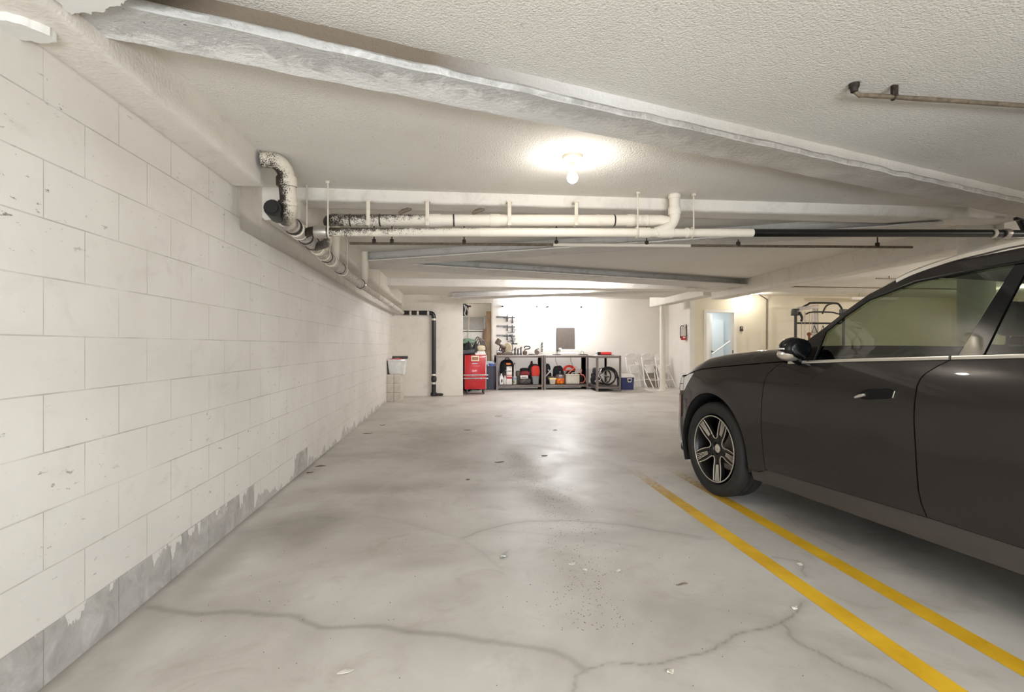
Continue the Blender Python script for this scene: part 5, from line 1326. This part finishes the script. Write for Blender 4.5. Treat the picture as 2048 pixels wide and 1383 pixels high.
g = G(); g.lathe([(0, -.012), (.045, -.012), (.045, .012), (0, .012)], 22, (.20, .18, .26), 'Y'); g.tube([(.20, .165, .26), (.30, .16, .245), (.345, .16, .285)], .010, 8); g.build('crank', SILV, bk)
g = G(); g.blob((.06, .34, .36), (.06, .12, .10), .25, 8, 2); g.blob((.26, .36, .40), (.07, .10, .05), .15, 7, 3); g.build('saddle', BLK, bk)
g = G(); g.blob((0, 0, .14), (.12, .16, .14), .25, 8, 7); one(g, 'tool_bag', BLK, 'black soft bag behind the folded bicycle', 'bag', loc=(3.84, 13.78, LS))
# cooler
cl = thing('cooler', 'dark blue cooler with a white lid beside the end bench', 'cooler', (4.64, 13.68, 0))
g = G(); g.rings([rr(.165, .20, 0.002, .02), rr(.18, .22, .335, .02)]); g.build('body', NAVY, cl)
g = G(); g.rings([rr(.186, .226, .335, .02), rr(.188, .228, .365, .02), rr(.175, .215, .40, .03), rr(.10, .13, .425, .03)]); g.build('lid', WHT, cl)
g = G(); g.prism([(-.02, .31), (.105, .31), (.088, .205), (-.003, .205)], .012, 'XZ', -.232); g.build('handle', WHT, cl)
g = G(); g.prism([(.0, .29), (.085, .29), (.072, .228), (.013, .228)], .003, 'XZ', -.235); g.build('handle_recess', BLK, cl)

# --- folding chairs leaning against the wall
WCH = mk('white_resin', (240, 238, 234), .4)
GCH = mk('chair_shadow_side', (206, 200, 194), .5)
def folding_chair(label, loc, rz):
    t = thing('folding_chair', label, 'chair', loc, rz, 'white folding chairs at the back wall')
    w = .22
    lean = lambda z, y: (y + z * .12)
    for s in (-1, 1):
        g = G(); g.tube(crom([(s * w, lean(0, -.02), .008), (s * w, lean(.5, .0), .5), (s * w, lean(.86, .02), .86)], 4), .014, 10); g.build('leg', WCH, t)
        g = G(); g.tube(crom([(s * (w - .03), lean(0, -.30), .008), (s * (w - .03), lean(.3, -.15), .30), (s * (w - .035), lean(.62, .01), .62), (s * (w - .04), lean(.72, .05), .72)], 4), .013, 10); g.build('leg', WCH, t)
    g = G(); k = 12
    top = [(-w - .005 + 2 * (w + .005) * i / k) for i in range(k + 1)]
    def arch(x): return .055 * (1 - (x / (w + .005)) ** 2)
    A = [(x, lean(.74, .01), .735 + arch(x) * .9) for x in top]; B = [(x, lean(.95, -.0), .915 + arch(x)) for x in top]
    A2 = [(x, y + .022, z) for x, y, z in A]; B2 = [(x, y + .022, z) for x, y, z in B]
    for P, Q in ((A, B), (B, B2), (B2, A2), (A2, A)): g.rings([P, Q], closed=False)
    g.build('backrest', WCH, t)
    g = G(); g.box((0, lean(.52, -.045), .51), (.34, .022, .20), .012, (-.12, 0, 0)); g.build('seat', WCH, t)
    g = G(); g.b2((-w, lean(.62, -.10), .615), (w, lean(.62, -.065), .645), .01); g.build('seat_bar', WCH, t)
    for z, y in ((.215, -.19), (.235, .0)):
        g = G(); g.cyl((-w + .02, lean(z, y), z), (w - .02, lean(z, y), z), .010, n=8); g.build('stretcher', WCH, t)
    return t
folding_chair('white folding chair beside the blue cooler, leftmost of the row', (5.08, 14.17, 0), R(26))
folding_chair('white folding chair half hidden by the slim column', (5.54, 14.17, 0), R(26))
folding_chair('white folding chair nearest the return wall', (5.93, 14.16, 0), R(26))
g = G(); g.box((0, 0, .30), (.40, .05, .60), .004, (-.12, 0, 0)); one(g, 'cardboard_sheet', mk('kraft_grey', (150, 140, 126), .8), 'flat grey-brown board behind the middle folding chair', 'board', loc=(5.66, 14.40, 0))

# --- extinguisher
ex = thing('fire_extinguisher', 'red and white fire extinguisher with a black hose on the return wall', 'fire extinguisher', (6.165, 13.40, 1.34))
g = G(); g.lathe([(.055, 0), (.068, .012), (.07, .03), (.07, .285), (.062, .325), (.035, .355), (.022, .36), (.022, .375)], 24); g.build('cylinder', mk('ext_red', (186, 36, 28), .3, coat=.5), ex)
g = G(); g.lathe([(.0715, .105), (.0715, .288), (.0635, .327), (.037, .357)], 24); g.build('label', mk('label_silver', (212, 208, 198), .4), ex)
g = G(); g.b2((-.04, -.0725, .05), (.02, -.066, .085)); g.build('label_panel', mk('label_white', (230, 222, 214), .5), ex)
g = G(); g.cyl((0, 0, .37), (0, 0, .405), .022); g.box((.02, -.03, .415), (.02, .12, .014), .003, (.2, 0, 0)); g.box((.0, -.03, .392), (.02, .10, .010), .003); g.build('valve', SILV, ex)
g = G(); g.tube(crom([(-.01, -.01, .39), (-.06, -.02, .385), (-.095, -.03, .33), (-.10, -.03, .22), (-.10, -.03, .13), (-.095, -.03, .08)], 6), .010, 8); g.cyl((-.096, -.03, .10), (-.09, -.03, .05), .014, .018); g.build('hose', BLK, ex)
g = G(); g.b2((.07, -.02, .10), (.085, .02, .42), .003); g.build('bracket', DGREY, ex)
# --- switch, gym rack
t = thing('switch_plate', 'small dark switch box right of the open doorway', 'switch', (7.70, 13.185, 1.64))
g = G(); g.b2((-.04, -.02, -.065), (.04, .015, .065), .006); g.build('box', mk('switch_dark', (58, 50, 44), .5), t)
g = G(); g.b2((-.022, -.024, .01), (.018, -.019, .045), .002); g.build('lit_window', mk('switch_window', (180, 172, 160), .4), t)
BLKM = mk('rack_black', (30, 28, 27), 0.4)
GRYM = mk('rack_grey', (186, 178, 168), 0.45)
rk = thing('gym_rack', 'black and grey gym rack with pulleys beyond the car bonnet', 'gym rack', (8.08, 11.5, 0))
def bar(nm, pts, r, m_, n=8): 
    g = G(); g.tube(pts, r, n); return g.build(nm, m_, rk)
bar('upright', [(0, 0, 0.001), (0, 0, 2.0)], .032, BLKM); bar('upright', [(1.25, 0.02, 0.001), (1.25, 0.02, 2.0)], .032, BLKM)
bar('base_foot', [(0, -.25, .03), (0.15, .45, .03)], .03, BLKM); bar('base_foot', [(1.25, -.25, .03), (1.4, .45, .03)], .03, BLKM)
g = G(); g.b2((.50, .02, 0.001), (.58, .10, 2.10), .004); g.build('mast', GRYM, rk)
g = G(); g.b2((.58, .05, 1.4), (.62, .12, 2.08), .004); g.build('mast_plate', BLKM, rk)
bar('top_bar', crom([(.10, .0, 2.06), (.32, .0, 2.17), (.42, 0, 2.205), (.95, 0.0, 2.205), (1.12, 0, 2.17), (1.25, .02, 1.98)], 5), .024, BLKM)
bar('top_bar', crom([(.95, 0.0, 2.2), (1.02, .3, 2.16), (1.15, 0.6, 2.0)], 4), .022, BLKM)
bar('pull_bar', crom([(.22, -.06, 1.93), (.36, -.08, 1.98), (.85, -.08, 1.98), (1.02, -.06, 1.95), (1.2, -.02, 1.93)], 5), .018, BLKM)
bar('cross_bar', [(0, 0, 1.72), (1.25, .02, 1.72)], .022, BLKM)
g = G(); g.box((.32, .02, 2.09), (.50, .12, .09), .01, (0, -.12, 0)); g.build('top_beam', GRYM, rk)
for x, z in ((-.02, 1.98), (1.23, 1.98)):
    g = G(); g.b2((x - .07, -.05, z - .08), (x + .08, .05, z + .08), .006); g.build('corner_plate', BLKM, rk)
bar('strap', crom([(.06, -.04, 1.98), (.12, -.06, 1.86), (.10, -.06, 1.76)], 4), .03, BLKM)
for x in (.14, .22, .34, .40):
    bar('cable', [(x, -.02, .6), (x, -.02, 2.0)], .006, GRYM, 6)
bar('guide_rod', [(.17, .03, .3), (.17, .03, 2.0)], .012, SILV); bar('guide_rod', [(.26, .03, .3), (.26, .03, 2.0)], .012, SILV)
for x in (.46, .68):
    g = G(); g.tube([(x, -.03, 1.66), (x - .07, -.03, 1.50), (x + .07, -.03, 1.50)], .014, 8, loop=True); g.build('stirrup_handle', BLKM, rk)
g = G(); g.ball((.31, -.05, 1.46), (.055, .045, .045)); g.cyl((.31, -.05, 1.46), (.32, -.05, 1.30), .028); g.ball((.32, -.05, 1.29), (.06, .05, .05)); g.build('grip_ball', mk('grip_redbrown', (126, 66, 52), .5), rk)
# ================================================================== loose bits on the floor
LEAF = mk('dead_leaf', (112, 96, 78), .8, var=.3)
LEAFP = mk('pale_scrap', (206, 200, 188), .6)
FOIL = mk('foil_wrapper', (196, 196, 192), .3, metal=.4)
def scrap(name, m_, label, cat, x, y, L, W, rz, seed, group=None, h=.006):
    g = G(); pts = []
    for i in range(7):
        u = -1 + 2 * i / 6; w = W * (1 - abs(u) ** 1.8) + .002
        zc = .003 + h * (0.5 + 0.5 * math.sin(seed + i * 1.3))
        pts.append([(u * L, -w, zc * .6), (u * L, 0, zc), (u * L, w, zc * .7), (u * L, w, zc * .7 - .0015), (u * L, 0, zc - .0015), (u * L, -w, zc * .6 - .0015)])
    g.rings(pts)
    for v in g.bm.verts: v.co.z = max(v.co.z, .0012)
    o = one(g, name, m_, label, cat, group, (x, y, 0.0), rz)
    return o
scrap('foil_wrapper', FOIL, 'crumpled silver wrapper lying on the cracked floor', 'wrapper', .283, 2.896, .045, .018, .9, 1, h=.014)
lv = [(.968, 5.487, .035, .026, .3, 'dark leaf lying alone in the floor glare'), (.746, 8.658, .06, .03, .1, 'dark leaf on the floor furthest toward the benches'), (.461, 5.231, .05, .018, .1, 'thin dark leaf left of the grit trail'), (.125, 4.577, .022, .015, .4, 'small dark leaf midway up the floor'), (-1.30, 5.26, .05, .022, .2, 'dark leaf near the foot of the block wall'), (-1.33, 5.0, .035, .02, .7, 'brown leaf nearest the foot of the block wall'), (-1.15, 7.14, .06, .02, .2, 'long brown leaf farther along the block wall'), (-1.05, 7.87, .045, .02, .4, 'small brown leaf before the cinder blocks'), (.192, 7.268, .05, .02, .1, 'thin leaf left of the floor glare'), (1.407, 7.131, .04, .02, .5, 'small leaf right of the floor glare')]
for i, (x, y, L, W, a, lb) in enumerate(lv):
    scrap('dead_leaf', LEAF, lb, 'leaf', x, y, L, W, a, i, 'dead leaves on the floor')
pl = [(.634, 2.743, .02, .012, .3, 'pale scrap in the grit just right of the wrapper'), (.685, 2.662, .016, .010, 1.1, 'pale curl in the grit right of the arc-shaped crack'), (.862, 2.64, .018, .008, .4, 'pale chip at the right edge of the grit'), (-.39, 1.929, .03, .012, .3, 'pale dry leaf at the lower left of the floor'), (1.52, 2.17, .016, .012, .6, 'pale chip on the crack beside the yellow line'), (.777, 1.798, .014, .012, .2, 'pale chip below the long crack'), (1.85, 2.60, .018, .014, .8, 'pale chip between the two yellow lines')]
for i, (x, y, L, W, a, lb) in enumerate(pl):
    scrap('paint_chip', LEAFP, lb, 'scrap', x, y, L, W, a, i + 20, 'pale scraps on the floor')
scrap('twig', LEAF, 'thin dark twig right of the grit trail', 'twig', 1.12, 2.45, .035, .004, .25, 3)
g = G()
for i in range(1100):
    t = random.random()
    yy = 2.1 + 3.6 * t ** 1.2; xx = .70 + .1 * math.sin(yy * 2.2) + random.gauss(0, .11)
    if random.random() < .3: xx, yy = random.uniform(-1.2, 1.6), random.uniform(1.7, 7)
    r = random.uniform(.0006, .0020); g.box((xx, yy, r * .6), (r * 2, r * 1.5, r * 1.2), 0, (0, 0, random.uniform(0, 3)))
tag(g.build('grit', LEAF), 'dark grit scattered in a trail over the grey floor', 'grit', None, 'stuff')

# ================================================================== light and camera
def area(name, loc, size, power, col, rot):
    l = bpy.data.lights.new(name, 'AREA'); l.shape = 'RECTANGLE'; l.size, l.size_y = size; l.energy = power; l.color = col
    o = bpy.data.objects.new(name, l); COL.objects.link(o); o.location = loc; o.rotation_euler = rot
    return o
# daylight through the vehicle entrance behind the camera
area("entrance_daylight", (1.2, -6.6, 3.05), (6.5, 0.9), 420, (0.90, 0.95, 1.0), (PI / 2 - R(11), 0, 0))
area("driveway_bounce", (0.5, -3.6, 0.35), (3.2, 0.9), 260, (0.92, 0.96, 1.0), (PI / 2 + R(40), 0, 0))
area('stairwell_light', (7.4, 14.1, 2.5), (.8, .5), 17, (0.96, 0.985, 1.0), (0, 0, 0))
w = bpy.data.worlds.new('sky'); SC.world = w; w.use_nodes = True
w.node_tree.nodes['Background'].inputs[0].default_value = (0.75, 0.85, 1, 1)
w.node_tree.nodes['Background'].inputs[1].default_value = 0.4
cam = bpy.data.cameras.new('camera'); cam.sensor_width = 36.0; cam.lens = 1037.0 * 36 / 2048; cam.clip_start = 0.02
co_ = bpy.data.objects.new('camera', cam); COL.objects.link(co_)
co_.location = (0, 0, 1.177); co_.rotation_euler = (PI / 2, 0, -0.112)
SC.camera = co_
SC.view_settings.view_transform = 'Standard'; SC.view_settings.look = 'None'
SC.view_settings.exposure = 0.36; SC.view_settings.gamma = 1.0; SC.view_settings.use_curve_mapping = False
SC.cycles.max_bounces = 12; SC.cycles.diffuse_bounces = 8; SC.cycles.glossy_bounces = 4; SC.cycles.transmission_bounces = 6; SC.cycles.transparent_max_bounces = 12
SC.cycles.sample_clamp_indirect = 6.0; SC.cycles.caustics_reflective = False; SC.cycles.caustics_refractive = False
SC.cycles.use_denoising = True
